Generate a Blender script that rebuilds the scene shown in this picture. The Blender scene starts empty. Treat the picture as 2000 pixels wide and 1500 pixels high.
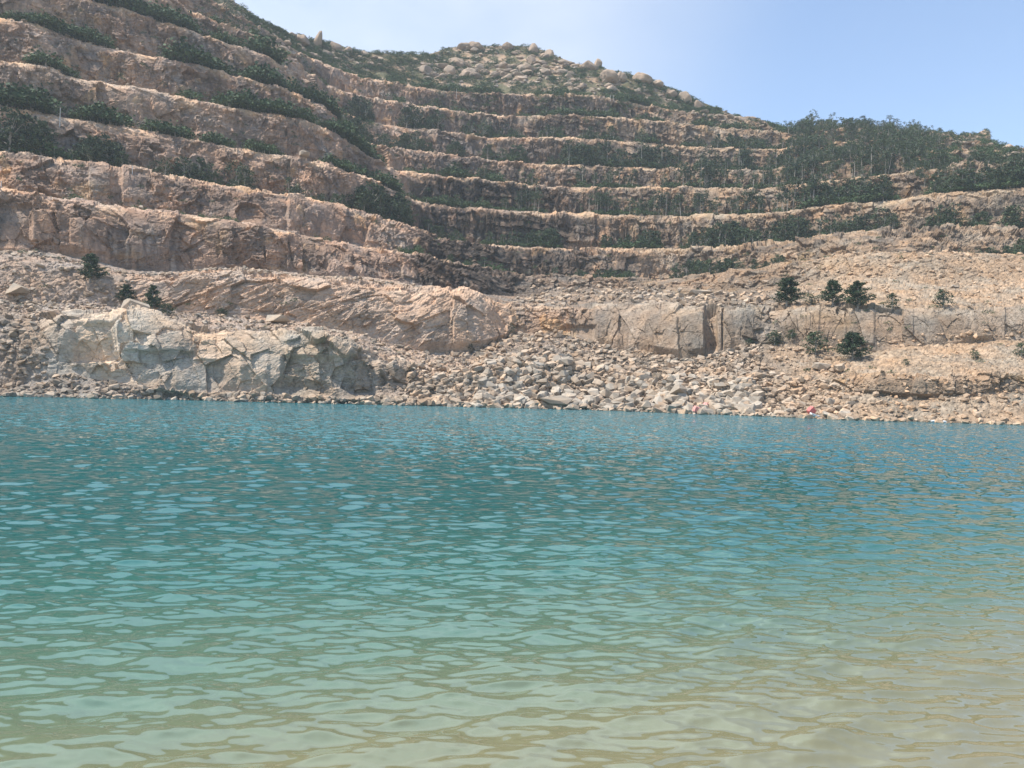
import bpy, bmesh, math, random
import numpy as np
from mathutils import Matrix, Vector
random.seed(7); RNG = np.random.default_rng(11)
SC = bpy.context.scene
COL = SC.collection
R = math.radians

# ------------------------------------------------------------------ camera
F_PX, CW, CH = 1500.0, 2000.0, 1500.0
EYE = 2.2
PITCH, ROLL = R(0.84), R(1.60)
cam_d = bpy.data.cameras.new('camera'); cam = bpy.data.objects.new('camera', cam_d); COL.objects.link(cam)
cam_d.sensor_fit = 'HORIZONTAL'; cam_d.sensor_width = 36.0; cam_d.lens = 36.0 * F_PX / CW
cam_d.clip_start = 0.1; cam_d.clip_end = 6000
Mrot = Matrix.Rotation(R(90) + PITCH, 4, 'X') @ Matrix.Rotation(ROLL, 4, 'Z')
cam.matrix_world = Matrix.Translation((0, 0, EYE)) @ Mrot
SC.camera = cam
RM = np.array(Mrot.to_3x3())

# ------------------------------------------------------------------ light
SUN_DIR = Vector((-0.50, -0.10, 0.86)).normalized()       # towards the sun
sun_el = math.asin(SUN_DIR.z)
sun_az = math.atan2(SUN_DIR.x, SUN_DIR.y)
w = bpy.data.worlds.new('World'); SC.world = w; w.use_nodes = True
nt = w.node_tree; nt.nodes.clear()
def N(nt, t, **k):
    n = nt.nodes.new(t)
    for a, b in k.items(): setattr(n, a, b)
    return n
wo = N(nt, 'ShaderNodeOutputWorld'); bg = N(nt, 'ShaderNodeBackground')
sky = N(nt, 'ShaderNodeTexSky'); sky.sky_type = 'NISHITA'; sky.sun_disc = False
sky.sun_elevation = sun_el; sky.sun_rotation = sun_az
sky.air_density = 1.0; sky.dust_density = 0.3; sky.ozone_density = 2.0; sky.altitude = 0
tc = N(nt, 'ShaderNodeTexCoord')
# thin high mist, thicker to the left where it touches the summit
nz = N(nt, 'ShaderNodeTexNoise'); nz.inputs['Scale'].default_value = 2.6; nz.inputs['Detail'].default_value = 5; nz.inputs['Roughness'].default_value = 0.5
mp = N(nt, 'ShaderNodeMapping'); mp.inputs['Scale'].default_value = (1, 1, 2.2); mp.inputs['Location'].default_value = (0.3, 0.1, 0.0)
nt.links.new(tc.outputs['Generated'], mp.inputs['Vector']); nt.links.new(mp.outputs[0], nz.inputs['Vector'])
dp = N(nt, 'ShaderNodeVectorMath', operation='DOT_PRODUCT'); dp.inputs[1].default_value = Vector((-0.34, 0.80, 0.46)).normalized()
nt.links.new(tc.outputs['Generated'], dp.inputs[0])
mr = N(nt, 'ShaderNodeMapRange', interpolation_type='SMOOTHSTEP'); mr.inputs['From Min'].default_value = 0.77; mr.inputs['From Max'].default_value = 1.0
nt.links.new(dp.outputs['Value'], mr.inputs['Value'])
mr2 = N(nt, 'ShaderNodeMapRange', interpolation_type='SMOOTHSTEP'); mr2.inputs['From Min'].default_value = 0.25; mr2.inputs['From Max'].default_value = 0.75
mr2.inputs['To Min'].default_value = 0.35; mr2.inputs['To Max'].default_value = 1.0
nt.links.new(nz.outputs['Fac'], mr2.inputs['Value'])
mu = N(nt, 'ShaderNodeMath', operation='MULTIPLY'); nt.links.new(mr.outputs[0], mu.inputs[0]); nt.links.new(mr2.outputs[0], mu.inputs[1])
ad = N(nt, 'ShaderNodeMath', operation='MULTIPLY_ADD'); ad.inputs[1].default_value = 0.85; ad.inputs[2].default_value = 0.03
nt.links.new(mu.outputs[0], ad.inputs[0])
mx = N(nt, 'ShaderNodeMix', data_type='RGBA'); mx.inputs[7].default_value = (4.3, 4.5, 4.7, 1)
nt.links.new(ad.outputs[0], mx.inputs[0]); nt.links.new(sky.outputs[0], mx.inputs[6])
# unseen bright cloud veil added above the frame to brighten the water glints
sz_ = N(nt, 'ShaderNodeSeparateXYZ'); nt.links.new(tc.outputs['Generated'], sz_.inputs[0])
v1 = N(nt, 'ShaderNodeMapRange', interpolation_type='SMOOTHSTEP'); v1.inputs['From Min'].default_value = 0.47; v1.inputs['From Max'].default_value = 0.62; nt.links.new(sz_.outputs['Z'], v1.inputs['Value'])
d2 = N(nt, 'ShaderNodeVectorMath', operation='DOT_PRODUCT'); d2.inputs[1].default_value = Vector((-0.22, 0.68, 0.70)).normalized(); nt.links.new(tc.outputs['Generated'], d2.inputs[0])
v2 = N(nt, 'ShaderNodeMapRange', interpolation_type='SMOOTHSTEP'); v2.inputs['From Min'].default_value = 0.72; v2.inputs['From Max'].default_value = 0.93; nt.links.new(d2.outputs['Value'], v2.inputs['Value'])
v3 = N(nt, 'ShaderNodeMath', operation='MULTIPLY'); nt.links.new(v1.outputs[0], v3.inputs[0]); nt.links.new(v2.outputs[0], v3.inputs[1])
v4 = N(nt, 'ShaderNodeMath', operation='MULTIPLY'); nt.links.new(v3.outputs[0], v4.inputs[0]); nt.links.new(mr2.outputs[0], v4.inputs[1])
mx2 = N(nt, 'ShaderNodeMix', data_type='RGBA'); mx2.inputs[7].default_value = (7.2, 7.6, 8.0, 1)
nt.links.new(v4.outputs[0], mx2.inputs[0]); nt.links.new(mx.outputs[2], mx2.inputs[6])
nt.links.new(mx2.outputs[2], bg.inputs['Color']); bg.inputs['Strength'].default_value = 0.15
nt.links.new(bg.outputs[0], wo.inputs['Surface'])

sl = bpy.data.lights.new('sun', 'SUN'); sl.energy = 5.0; sl.angle = R(0.6); sl.color = (1.0, 0.94, 0.85)
so = bpy.data.objects.new('sun', sl); COL.objects.link(so)
so.rotation_euler = (-SUN_DIR).to_track_quat('-Z', 'Y').to_euler(); so.location = (-200, -40, 350)
SC.view_settings.view_transform = 'Standard'; SC.view_settings.look = 'None'
SC.view_settings.exposure = 0.65; SC.view_settings.gamma = 1.0; SC.view_settings.use_curve_mapping = False
SC.cycles.max_bounces = 6; SC.cycles.diffuse_bounces = 3; SC.cycles.volume_bounces = 1
SC.cycles.volume_step_rate = 4.0

# ------------------------------------------------------------------ maths helpers
def rays(x, y):
    x = np.asarray(x, float); y = np.asarray(y, float); x, y = np.broadcast_arrays(x, y)
    v = np.stack([(x - CW/2)/F_PX, -(y - CH/2)/F_PX, -np.ones_like(x)], -1)
    return v @ RM.T
def at(x, y, d):                     # the point at world depth d seen along a pixel's line of sight
    r = rays(x, y); t = np.asarray(d)/r[..., 1]
    return r*t[..., None] + np.array([0, 0, EYE])
def depth_of(x, y, z):               # depth at which that line reaches the height z
    r = rays(x, y); return (z - EYE)/r[..., 2]*r[..., 1]
def project(P):
    v = (P - np.array([0, 0, EYE])) @ RM
    return v[..., 0]/-v[..., 2]*F_PX + CW/2, -v[..., 1]/-v[..., 2]*F_PX + CH/2
def h32(ix, iy, iz, seed):
    h = (ix.astype(np.int64)*73856093 ^ iy.astype(np.int64)*19349663 ^ iz.astype(np.int64)*83492791 ^ (seed*2654435761)) & 0xffffffff
    h = ((h ^ (h >> 16))*0x45d9f3b) & 0xffffffff
    h = ((h ^ (h >> 16))*0x45d9f3b) & 0xffffffff
    return (h ^ (h >> 16)) & 0xffffffff
def hf(ix, iy, iz, seed): return (h32(ix, iy, iz, seed)/4294967296.0).astype(np.float32)
def vnoise(p, seed=0):
    i = np.floor(p).astype(np.int64); f = (p - i).astype(np.float32); f = f*f*(3 - 2*f)
    out = 0
    for a in (0, 1):
        for b in (0, 1):
            for c in (0, 1):
                wgt = (f[:, 0] if a else 1-f[:, 0])*(f[:, 1] if b else 1-f[:, 1])*(f[:, 2] if c else 1-f[:, 2])
                out = out + wgt*hf(i[:, 0]+a, i[:, 1]+b, i[:, 2]+c, seed)
    return out
def fbm(p, seed=0, oct=4, gain=0.5):
    s = 0; a = 1; t = 0
    for k in range(oct):
        s = s + a*vnoise(p*(2.03**k) + 17.3*k, seed+k); t += a; a *= gain
    return s/t                        # 0..1
def cells(p, seed=0, jit=0.85):
    """nearest jittered cell: offset to its centre, F1, F2-F1, four random numbers"""
    b = np.floor(p - 0.5).astype(np.int64)
    n = len(p); best = np.full(n, 9e9, np.float32); sec = best.copy()
    off = np.zeros((n, 3), np.float32); cid = np.zeros((n, 3), np.int64)
    for a in range(8):
        o = np.array([a & 1, (a >> 1) & 1, (a >> 2) & 1]); c = b + o
        ctr = c + 0.5 + jit*(np.stack([hf(c[:, 0], c[:, 1], c[:, 2], seed+k) for k in range(3)], -1) - 0.5)
        d = (p - ctr).astype(np.float32); q = (d*d).sum(1)
        m = q < best
        sec = np.where(m, best, np.minimum(sec, q)); best = np.where(m, q, best)
        off[m] = d[m]; cid[m] = c[m]
    r = np.stack([hf(cid[:, 0], cid[:, 1], cid[:, 2], seed+10+k) for k in range(4)], -1)
    return off, np.sqrt(best), np.sqrt(sec)-np.sqrt(best), r
def sstep(a, b, x): t = np.clip((x-a)/(b-a), 0, 1); return t*t*(3-2*t)
def curve(pts, xs, sm=14):
    pts = np.array(pts, float); y = np.interp(xs, pts[:, 0], pts[:, 1])
    if pts[0, 0] > xs[0]:  pass
    dx = max(1, int(round(sm/max(1e-6, np.median(np.diff(xs))))))
    k = np.exp(-0.5*(np.arange(-3*dx, 3*dx+1)/dx)**2); k /= k.sum()
    yp = np.concatenate([np.full(3*dx, y[0]), y, np.full(3*dx, y[-1])])
    return np.convolve(yp, k, 'valid')

def make_mesh(name, V, Fc, mats, smooth=False, cols=None, fmat=None, attrs=None):
    V = np.ascontiguousarray(V, np.float32); Fc = np.ascontiguousarray(Fc, np.int32); k = Fc.shape[1]
    me = bpy.data.meshes.new(name)
    me.vertices.add(len(V)); me.vertices.foreach_set('co', V.ravel())
    me.loops.add(Fc.size); me.loops.foreach_set('vertex_index', Fc.ravel())
    me.polygons.add(len(Fc)); me.polygons.foreach_set('loop_start', np.arange(0, Fc.size, k, dtype=np.int32))
    me.polygons.foreach_set('loop_total', np.full(len(Fc), k, np.int32))
    for m in mats: me.materials.append(m)
    if fmat is not None: me.polygons.foreach_set('material_index', np.asarray(fmat, np.int32))
    me.polygons.foreach_set('use_smooth', np.full(len(Fc), smooth, bool))
    me.update(calc_edges=True)
    if cols is not None:
        ca = me.color_attributes.new('tint', 'FLOAT_COLOR', 'POINT')
        c4 = np.ones((len(V), 4), np.float32); c4[:, :cols.shape[1]] = cols
        ca.data.foreach_set('color', c4.ravel())
    for kx, v in (attrs or {}).items():
        a = me.attributes.new(kx, 'FLOAT', 'POINT'); a.data.foreach_set('value', np.asarray(v, np.float32))
    return me
def link(name, me, parent=None, loc=None, label=None, cat=None, group=None, kind=None):
    o = bpy.data.objects.new(name, me); COL.objects.link(o)
    if parent: o.parent = parent
    if loc is not None: o.location = loc
    if label: o['label'] = label
    if cat: o['category'] = cat
    if group: o['group'] = group
    if kind: o['kind'] = kind
    return o

# ------------------------------------------------------------------ materials
def mat(name):
    m = bpy.data.materials.new(name); m.use_nodes = True
    t = m.node_tree; t.nodes.clear()
    o = N(t, 'ShaderNodeOutputMaterial'); b = N(t, 'ShaderNodeBsdfPrincipled'); t.links.new(b.outputs[0], o.inputs['Surface'])
    return m, t, b, o
def set_in(b, **k):
    for a, v in k.items():
        b.inputs[a.replace('_', ' ')].default_value = v
def rock_material(name, scale=1.0, bump=0.5, use_tint=True, base=(0.4, 0.33, 0.27), cracks=True):
    m, t, b, o = mat(name); set_in(b, Roughness=0.93); b.inputs['Specular IOR Level'].default_value = 0.2
    L = t.links.new
    co = N(t, 'ShaderNodeTexCoord')
    if use_tint:
        at_ = N(t, 'ShaderNodeAttribute'); at_.attribute_name = 'tint'; src = at_.outputs['Color']
    else:
        rgb = N(t, 'ShaderNodeRGB'); rgb.outputs[0].default_value = (*base, 1); oi = N(t, 'ShaderNodeObjectInfo')
        hs = N(t, 'ShaderNodeHueSaturation'); L(rgb.outputs[0], hs.inputs['Color'])
        r1 = N(t, 'ShaderNodeMapRange'); r1.inputs['To Min'].default_value = 0.72; r1.inputs['To Max'].default_value = 1.15
        L(oi.outputs['Random'], r1.inputs['Value']); L(r1.outputs[0], hs.inputs['Value'])
        src = hs.outputs[0]
    n1 = N(t, 'ShaderNodeTexNoise'); n1.inputs['Scale'].default_value = 1.1*scale; n1.inputs['Detail'].default_value = 8; n1.inputs['Roughness'].default_value = 0.68
    L(co.outputs['Object'], n1.inputs['Vector'])
    r = N(t, 'ShaderNodeMapRange'); r.inputs['From Min'].default_value = 0.3; r.inputs['From Max'].default_value = 0.7
    r.inputs['To Min'].default_value = 0.74; r.inputs['To Max'].default_value = 1.22; L(n1.outputs['Fac'], r.inputs['Value'])
    n2 = N(t, 'ShaderNodeTexNoise'); n2.inputs['Scale'].default_value = 0.16*scale; n2.inputs['Detail'].default_value = 5
    L(co.outputs['Object'], n2.inputs['Vector'])
    hue = N(t, 'ShaderNodeMix', data_type='RGBA', blend_type='MULTIPLY'); hue.inputs[0].default_value = 1.0
    cr = N(t, 'ShaderNodeValToRGB'); cr.color_ramp.elements[0].position = 0.32; cr.color_ramp.elements[0].color = (0.88, 0.95, 1.0, 1)
    cr.color_ramp.elements[1].position = 0.68; cr.color_ramp.elements[1].color = (1.12, 0.98, 0.84, 1)
    L(n2.outputs['Fac'], cr.inputs[0]); L(src, hue.inputs[6]); L(cr.outputs[0], hue.inputs[7])
    vs = N(t, 'ShaderNodeVectorMath', operation='SCALE'); L(hue.outputs[2], vs.inputs[0]); L(r.outputs[0], vs.inputs['Scale'])
    last = vs.outputs[0]
    n3 = N(t, 'ShaderNodeTexNoise'); n3.inputs['Scale'].default_value = 3.2*scale; n3.inputs['Detail'].default_value = 6; n3.inputs['Roughness'].default_value = 0.7
    L(co.outputs['Object'], n3.inputs['Vector'])
    hgt = n3.outputs['Fac']
    if cracks:
        mpn = N(t, 'ShaderNodeMapping'); mpn.inputs['Scale'].default_value = (0.55*scale, 0.55*scale, 0.85*scale); mpn.inputs['Rotation'].default_value = (0.2, 0.35, 0.4)
        dn = N(t, 'ShaderNodeTexNoise'); dn.inputs['Scale'].default_value = 0.8*scale; dn.inputs['Detail'].default_value = 4
        L(co.outputs['Object'], dn.inputs['Vector'])
        am = N(t, 'ShaderNodeVectorMath', operation='MULTIPLY_ADD'); am.inputs[1].default_value = (1.6, 1.6, 1.6)
        L(dn.outputs['Color'], am.inputs[0]); L(co.outputs['Object'], am.inputs[2])
        vo = N(t, 'ShaderNodeTexVoronoi', feature='DISTANCE_TO_EDGE'); vo.inputs['Scale'].default_value = 1.0
        L(am.outputs[0], mpn.inputs['Vector']); L(mpn.outputs[0], vo.inputs['Vector'])
        e = N(t, 'ShaderNodeMapRange'); e.inputs['From Min'].default_value = 0.0; e.inputs['From Max'].default_value = 0.03
        L(vo.outputs['Distance'], e.inputs['Value'])
        ma = N(t, 'ShaderNodeMath', operation='MULTIPLY_ADD'); ma.inputs[1].default_value = 0.55
        L(e.outputs[0], ma.inputs[0]); L(n3.outputs['Fac'], ma.inputs[2]); hgt = ma.outputs[0]
        e2 = N(t, 'ShaderNodeMapRange'); e2.inputs['To Min'].default_value = 0.82; e2.inputs['To Max'].default_value = 1.0; L(e.outputs[0], e2.inputs['Value'])
        v2 = N(t, 'ShaderNodeVectorMath', operation='SCALE'); L(last, v2.inputs[0]); L(e2.outputs[0], v2.inputs['Scale']); last = v2.outputs[0]
    bp = N(t, 'ShaderNodeBump'); bp.inputs['Strength'].default_value = bump; bp.inputs['Distance'].default_value = 0.35/scale
    L(hgt, bp.inputs['Height']); L(bp.outputs[0], b.inputs['Normal']); L(last, b.inputs['Base Color'])
    return m
M_TERR = rock_material('quarry_rock', 1.0, 0.7)
M_BOULD = rock_material('rubble_rock', 2.2, 0.4, use_tint=True, cracks=False)
M_CREST = rock_material('weathered_granite', 0.8, 0.9, use_tint=False, base=(0.32, 0.255, 0.20), cracks=True)
M_BOULD_I = rock_material('broken_granite', 2.2, 0.4, use_tint=False, base=(0.35, 0.30, 0.245), cracks=False)

def leaf_material(name, dark, light):
    m, t, b, o = mat(name); set_in(b, Roughness=0.75); b.inputs['Specular IOR Level'].default_value = 0.2
    a = N(t, 'ShaderNodeAttribute'); a.attribute_name = 'var'; oi = N(t, 'ShaderNodeObjectInfo')
    ad = N(t, 'ShaderNodeMath', operation='MULTIPLY_ADD'); ad.inputs[1].default_value = 0.35
    t.links.new(oi.outputs['Random'], ad.inputs[0]); t.links.new(a.outputs['Fac'], ad.inputs[2])
    cr = N(t, 'ShaderNodeValToRGB'); cr.color_ramp.elements[0].color = (*dark, 1); cr.color_ramp.elements[1].color = (*light, 1); cr.color_ramp.elements[1].position = 1.25 if False else 1.0
    t.links.new(ad.outputs[0], cr.inputs[0]); t.links.new(cr.outputs[0], b.inputs['Base Color'])
    return m
M_LEAF = leaf_material('foliage', (0.014, 0.028, 0.017), (0.060, 0.088, 0.044))
M_LEAF_S = leaf_material('shrub_foliage', (0.018, 0.036, 0.018), (0.070, 0.112, 0.046))
M_BARK, t, b, o = mat('bark'); set_in(b, Base_Color=(0.20, 0.17, 0.14, 1), Roughness=0.9)
nn = N(t, 'ShaderNodeTexNoise'); nn.inputs['Scale'].default_value = 6; cr = N(t, 'ShaderNodeValToRGB')
cr.color_ramp.elements[0].color = (0.16, 0.14, 0.12, 1); cr.color_ramp.elements[1].color = (0.42, 0.39, 0.34, 1)
t.links.new(nn.outputs['Fac'], cr.inputs[0]); t.links.new(cr.outputs[0], b.inputs['Base Color'])

# ------------------------------------------------------------------ terrain layers traced off the quarry benches
XS = np.concatenate([np.linspace(-900, -40, 110)[:-1], np.linspace(-40, 2040, 1500), np.linspace(2040, 2900, 110)[1:]])
XU = np.linspace(-900, 2900, 3801)
def cv(pts, sm=10):
    return np.interp(XS, XU, curve(pts, XU, sm))
SKY = cv([(-900,-420),(-300,-330),(0,-230),(200,-150),(330,-85),(400,-40),(450,0),(480,28),(505,46),(530,56),(555,64),(590,72),(612,82),(640,84),(665,88),(690,100),(715,102),(740,104),(765,107),(790,108),(820,107),(850,103),(880,94),(920,90),(960,89),(1000,88),(1035,90),(1055,95),(1075,105),(1100,115),(1130,124),(1165,128),(1180,135),(1210,143),(1260,152),(1290,166),(1330,182),(1350,190),(1380,203),(1430,222),(1470,236),(1520,252),(1545,262),(1600,255),(1650,249),(1700,248),(1750,258),(1790,268),(1830,268),(1860,268),(1900,275),(1925,284),(1950,288),(1975,296),(2000,304),(2100,330),(2400,380),(2900,430)], 5)
B = [None]*9
B[1] = cv([(-900,270),(-300,325),(0,365),(180,395),(300,410),(400,425),(500,438),(560,450),(620,466),(700,480),(760,487),(860,511),(1000,543),(1100,546),(1240,547),(1290,553),(1357,550),(1410,541),(1500,530),(1590,513),(1640,500),(1720,496),(1850,500),(2000,508),(2400,490),(2900,470)])
B[2] = cv([(-900,190),(-300,250),(0,297),(120,312),(255,333),(345,351),(500,374),(620,393),(700,413),(740,428),(796,442),(824,461),(856,472),(940,478),(1000,483),(1100,486),(1300,486),(1500,484),(1600,476),(1695,468),(1800,457),(2000,449),(2400,420),(2900,390)])
B[3] = cv([(-900,50),(-300,140),(0,205),(120,228),(180,239),(255,248),(345,267),(500,296),(590,310),(650,324),(725,351),(766,372),(790,382),(806,390),(840,398),(880,403),(960,409),(1033,414),(1100,416),(1180,418),(1300,421),(1500,417),(1575,406),(1635,399),(1710,394),(1755,387),(1800,379),(2000,366),(2400,330),(2900,300)])
B[4] = cv([(-900,-80),(-300,40),(0,120),(99,129),(125,147),(192,160),(270,169),(360,192),(500,216),(584,232),(644,252),(680,276),(710,303),(740,323),(770,333),(830,339),(890,345),(1000,357),(1030,363),(1210,367),(1360,366),(1500,369),(1569,360),(1620,354),(1725,343),(1785,337),(1890,327),(2000,322),(2400,300),(2900,280)])
B[5] = cv([(-900,-200),(-300,-50),(0,38),(60,42),(105,63),(168,84),(255,102),(360,123),(500,159),(575,180),(620,204),(650,231),(680,262),(716,284),(860,300),(920,309),(1000,318),(1150,324),(1300,330),(1500,333),(1605,321),(1650,308),(1700,300),(1800,300),(2000,305),(2900,260)])
B[6] = cv([(-900,-280),(-300,-130),(0,-50),(180,0),(250,20),(300,39),(372,60),(500,99),(560,129),(600,165),(640,205),(680,232),(800,249),(860,255),(950,268),(1100,268),(1150,272),(1255,279),(1330,286),(1500,290),(1600,284),(1800,280),(2000,290)])
B[7] = cv([(-900,-340),(-300,-200),(0,-110),(250,-30),(330,0),(400,35),(500,75),(560,110),(600,145),(620,166),(734,192),(785,199),(920,221),(1000,226),(1120,224),(1180,228),(1270,234),(1360,243),(1405,249),(1495,256),(1700,262),(2000,290)])
B[8] = cv([(-900,-390),(-300,-260),(0,-170),(250,-80),(400,-5),(480,45),(540,80),(600,110),(650,132),(700,150),(785,165),(890,180),(1000,184),(1144,187),(1210,195),(1270,207),(1340,222),(1450,238),(1600,262),(2000,290)])
ZB = [None, 40, 55, 70, 85, 100, 115, 130, 145]
def cvd(cols, j): return cv([(c[0], c[1][j]) for c in cols], 22)
# lower ground:   x : waterline y, L1 (y,d), L2, L3, L4, L5
LOW = [
 (-900, (772, 758,100, 600,112, 585,116, 500,124, 480,133)),
 (0,    (773, 762,118, 602,129, 590,133, 497,141, 488,149)),
 (60,   (775, 748,119, 616,128, 592,134, 500,142, 492,150)),
 (130,  (776, 732,120, 613,127, 592,136, 508,143, 498,153)),
 (190,  (778, 742,120, 616,127, 600,137, 524,143, 512,155)),
 (250,  (779, 752,121, 618,128, 604,139, 540,144, 530,160)),
 (330,  (780, 762,121, 626,129, 606,141, 541,146, 533,164)),
 (420,  (783, 770,123, 646,130, 615,143, 529,150, 524,168)),
 (500,  (785, 772,124, 650,131, 625,145, 532,152, 527,171)),
 (600,  (787, 776,126, 652,132, 632,148, 545,156, 536,176)),
 (700,  (789, 780,128, 676,135, 650,150, 548,160, 542,181)),
 (760,  (791, 778,131, 706,139, 676,152, 557,163, 550,186)),
 (840,  (793, 776,134, 730,143, 692,155, 565,166, 562,192)),
 (930,  (795, 772,137, 716,148, 690,159, 578,168, 572,203)),
 (1000, (797, 764,140, 690,154, 652,170, 606,178, 582,215)),
 (1090, (799, 764,143, 700,155, 650,171, 598,179, 566,222)),
 (1200, (802, 770,145, 722,156, 680,168, 592,175, 563,226)),
 (1350, (808, 780,134, 742,144, 706,154, 598,160, 575,204)),
 (1420, (810, 782,131, 734,141, 684,153, 600,158, 572,194)),
 (1500, (813, 785,128, 730,138, 666,152, 600,157, 568,186)),
 (1600, (818, 778,125, 738,132, 680,146, 600,151, 552,178)),
 (1700, (821, 768,121, 734,123, 690,140, 600,146, 540,172)),
 (1780, (823, 778,119, 738,121, 678,138, 606,143, 540,168)),
 (1870, (826, 774,118, 740,120, 672,137, 606,141, 545,166)),
 (2000, (830, 768,118, 731,120, 662,135, 600,140, 545,165)),
 (2900, (852, 790,108, 740,111, 662,124, 600,130, 545,152)),
]
rows = []      # list of (P[nx,3], band type, band id)
X0 = XS
wl = cvd(LOW, 0); d0 = depth_of(X0, wl, 0.0)
def Lr(j): return at(X0, cvd(LOW, 1+2*j), cvd(LOW, 2+2*j))
P0 = at(X0, wl, d0)
Pm = P0.copy(); Pm[:, 2] = -4; Pm[:, 1] -= 6
curves = [('bed', Pm), ('shore', P0)] + [('L%d' % (k+1), Lr(k)) for k in range(5)]
prev = curves[-1][1]
lastd = prev[:, 1]
for k in range(1, 9):
    y = np.maximum(B[k], SKY + 1.5)
    cl = sstep(0.5, 14, B[k] - SKY)            # 0 where the skyline hides this bench
    d = depth_of(X0, y, ZB[k])
    d = np.where(cl > 0, d, np.minimum(d, lastd + 7)); d = np.maximum(d, lastd + 6)
    P = at(X0, y, d)
    curves.append(('B%d' % k, P))
    if k < 8:
        yn = np.maximum(B[k+1], SKY + 1.5); dn = np.maximum(depth_of(X0, yn, ZB[k+1]), d + 6)
        wd = np.clip(0.55*(dn - d), 3.5, 10)
    else: wd = np.full(len(X0), 6.0)
    r = P - np.array([0, 0, EYE]); rd = r[:, :2]/np.linalg.norm(r[:, :2], axis=1)[:, None]
    Q = P.copy(); Q[:, :2] += rd*wd[:, None]; Q[:, 2] += np.where(cl > 0.2, 0.7, 0.31*wd)
    curves.append(('T%d' % k, Q)); lastd = Q[:, 1]
Q = curves[-1][1]
# summit: slope 0.85 up from the last bench until the skyline's line of sight is met
rs = rays(X0, SKY); ts = rs[:, 2]/rs[:, 1]
sl_ = np.maximum(0.85, ts + 0.28)
dc = np.maximum((sl_*Q[:, 1] - Q[:, 2] + EYE)/(sl_ - ts), Q[:, 1] + 5)
dc = np.minimum(dc, Q[:, 1] + 130)
dc = np.interp(XS, XU, curve(np.stack([XS, dc], 1), XU, 12))
C = at(X0, SKY, dc); curves.append(('crest', C))
C2 = C.copy(); C2[:, 1] += 25; C2[:, 2] -= 4; curves.append(('back', C2))
C3 = C.copy(); C3[:, 1] += 420; C3[:, 2] = -6; curves.append(('far', C3))
nrows = {'shore':4,'L1':26,'L2':84,'L3':36,'L4':70,'L5':30,'B1':64,'crest':110,'back':8,'far':6}
TYPE = {'shore':0,'L1':0,'L2':1,'L3':0,'L4':1,'L5':0,'B1':1,'crest':3,'back':3,'far':3}
G = [curves[0][1]]; T = [0]; BI = ['bed']; TT = [0.0]
for a in range(1, len(curves)):
    nm = curves[a][0]; A_, B_ = curves[a-1][1], curves[a][1]
    n = nrows.get(nm, 46 if nm[0] == 'B' else 9)
    ty = TYPE.get(nm, 1 if nm[0] == 'B' else 2)
    for j in range(1, n+1):
        tt = j/n; ph = tt
        P = A_ + (B_ - A_)*tt
        if ty == 1:                   # a quarried face: steep, rounded off at the lip
            s = tt**0.8; P = A_ + (B_ - A_)*np.array([0, 0, 1])*tt + (B_ - A_)*np.array([1, 1, 0])*(0.40*tt + 0.16*tt**3 + 0.44*tt**9)
        G.append(P); T.append(ty); BI.append(nm); TT.append(tt)
G = np.array(G); nr, nx = G.shape[:2]
T = np.array(T); BI = np.array(BI); TT = np.array(TT)
print('grid', nr, nx)
base = G.reshape(-1, 3).copy()
du = np.gradient(G, axis=1); dv = np.gradient(G, axis=0)
nrm = np.cross(du, dv); nrm /= np.linalg.norm(nrm, axis=2)[..., None] + 1e-9
flip = nrm[..., 1] > 0
nrm = np.where(flip[..., None] & (nrm[..., 2:3] < 0), -nrm, nrm)
# smooth the outward direction across rows so corners do not fold
for _ in range(6): nrm[1:-1] = (nrm[:-2] + nrm[1:-1]*2 + nrm[2:])/4
nrm /= np.linalg.norm(nrm, axis=2)[..., None] + 1e-9
nrm = nrm.reshape(-1, 3)
px = np.tile(X0, nr); tyv = np.repeat(T, nx); ttv = np.repeat(TT, nx)
biv = np.repeat(np.arange(nr), nx)
band = np.repeat(BI, nx)
cliff = (tyv == 1).astype(np.float32); tread = (tyv == 2).astype(np.float32); nat = (tyv == 3).astype(np.float32); tal = (tyv == 0).astype(np.float32)
# where a "cliff" band is really loose ground, and the other way round
soft = np.zeros_like(cliff)
mL2 = band == 'L2'; soft[mL2] = (sstep(780, 900, px) * (1 - sstep(1590, 1660, px)))[mL2] 
lf = (1 - sstep(20, 120, px)); soft[mL2] = np.maximum(soft, lf)[mL2]
mL4 = band == 'L4'; soft[mL4] = (np.maximum((1 - sstep(190, 300, px))*0.8, 0))[mL4]
mB1 = band == 'B1'; soft[mB1] = (sstep(1520, 1640, px)*0.75)[mB1]
soft[mB1] = np.maximum(soft, 0.35*sstep(980, 1040, px)*(1-sstep(1500, 1560, px)))[mB1]
hard = cliff*(1 - soft)
loose = np.clip(tal + cliff*soft, 0, 1)
far = sstep(150, 300, base[:, 1])

wp = base + 1.0*(np.stack([vnoise(base/6.0, 91), vnoise(base/6.0, 92), vnoise(base/6.0, 93)], -1) - 0.5)
ca, sa = math.cos(0.30), math.sin(0.30)
rot = np.stack([wp[:, 0]*ca + wp[:, 2]*sa, wp[:, 1], -wp[:, 0]*sa + wp[:, 2]*ca], -1)
big = fbm(base/np.array([26., 26, 14]), 3, 3) - 0.5
isB_ = np.char.startswith(band.astype(str), 'B')
slab = (band == 'L4') & (px < 880); vert = ((band == 'L4') & (px > 1120)) | (isB_ & (px > 560))
r2 = np.stack([wp[:, 0]*0.86 + wp[:, 2]*0.5, wp[:, 1], -wp[:, 0]*0.5 + wp[:, 2]*0.86], -1)
r3 = np.stack([wp[:, 0]*0.995 + wp[:, 2]*0.09, wp[:, 1], -wp[:, 0]*0.09 + wp[:, 2]*0.995], -1)
rot = np.where(slab[:, None], r2, np.where(vert[:, None], r3, rot))
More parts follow.
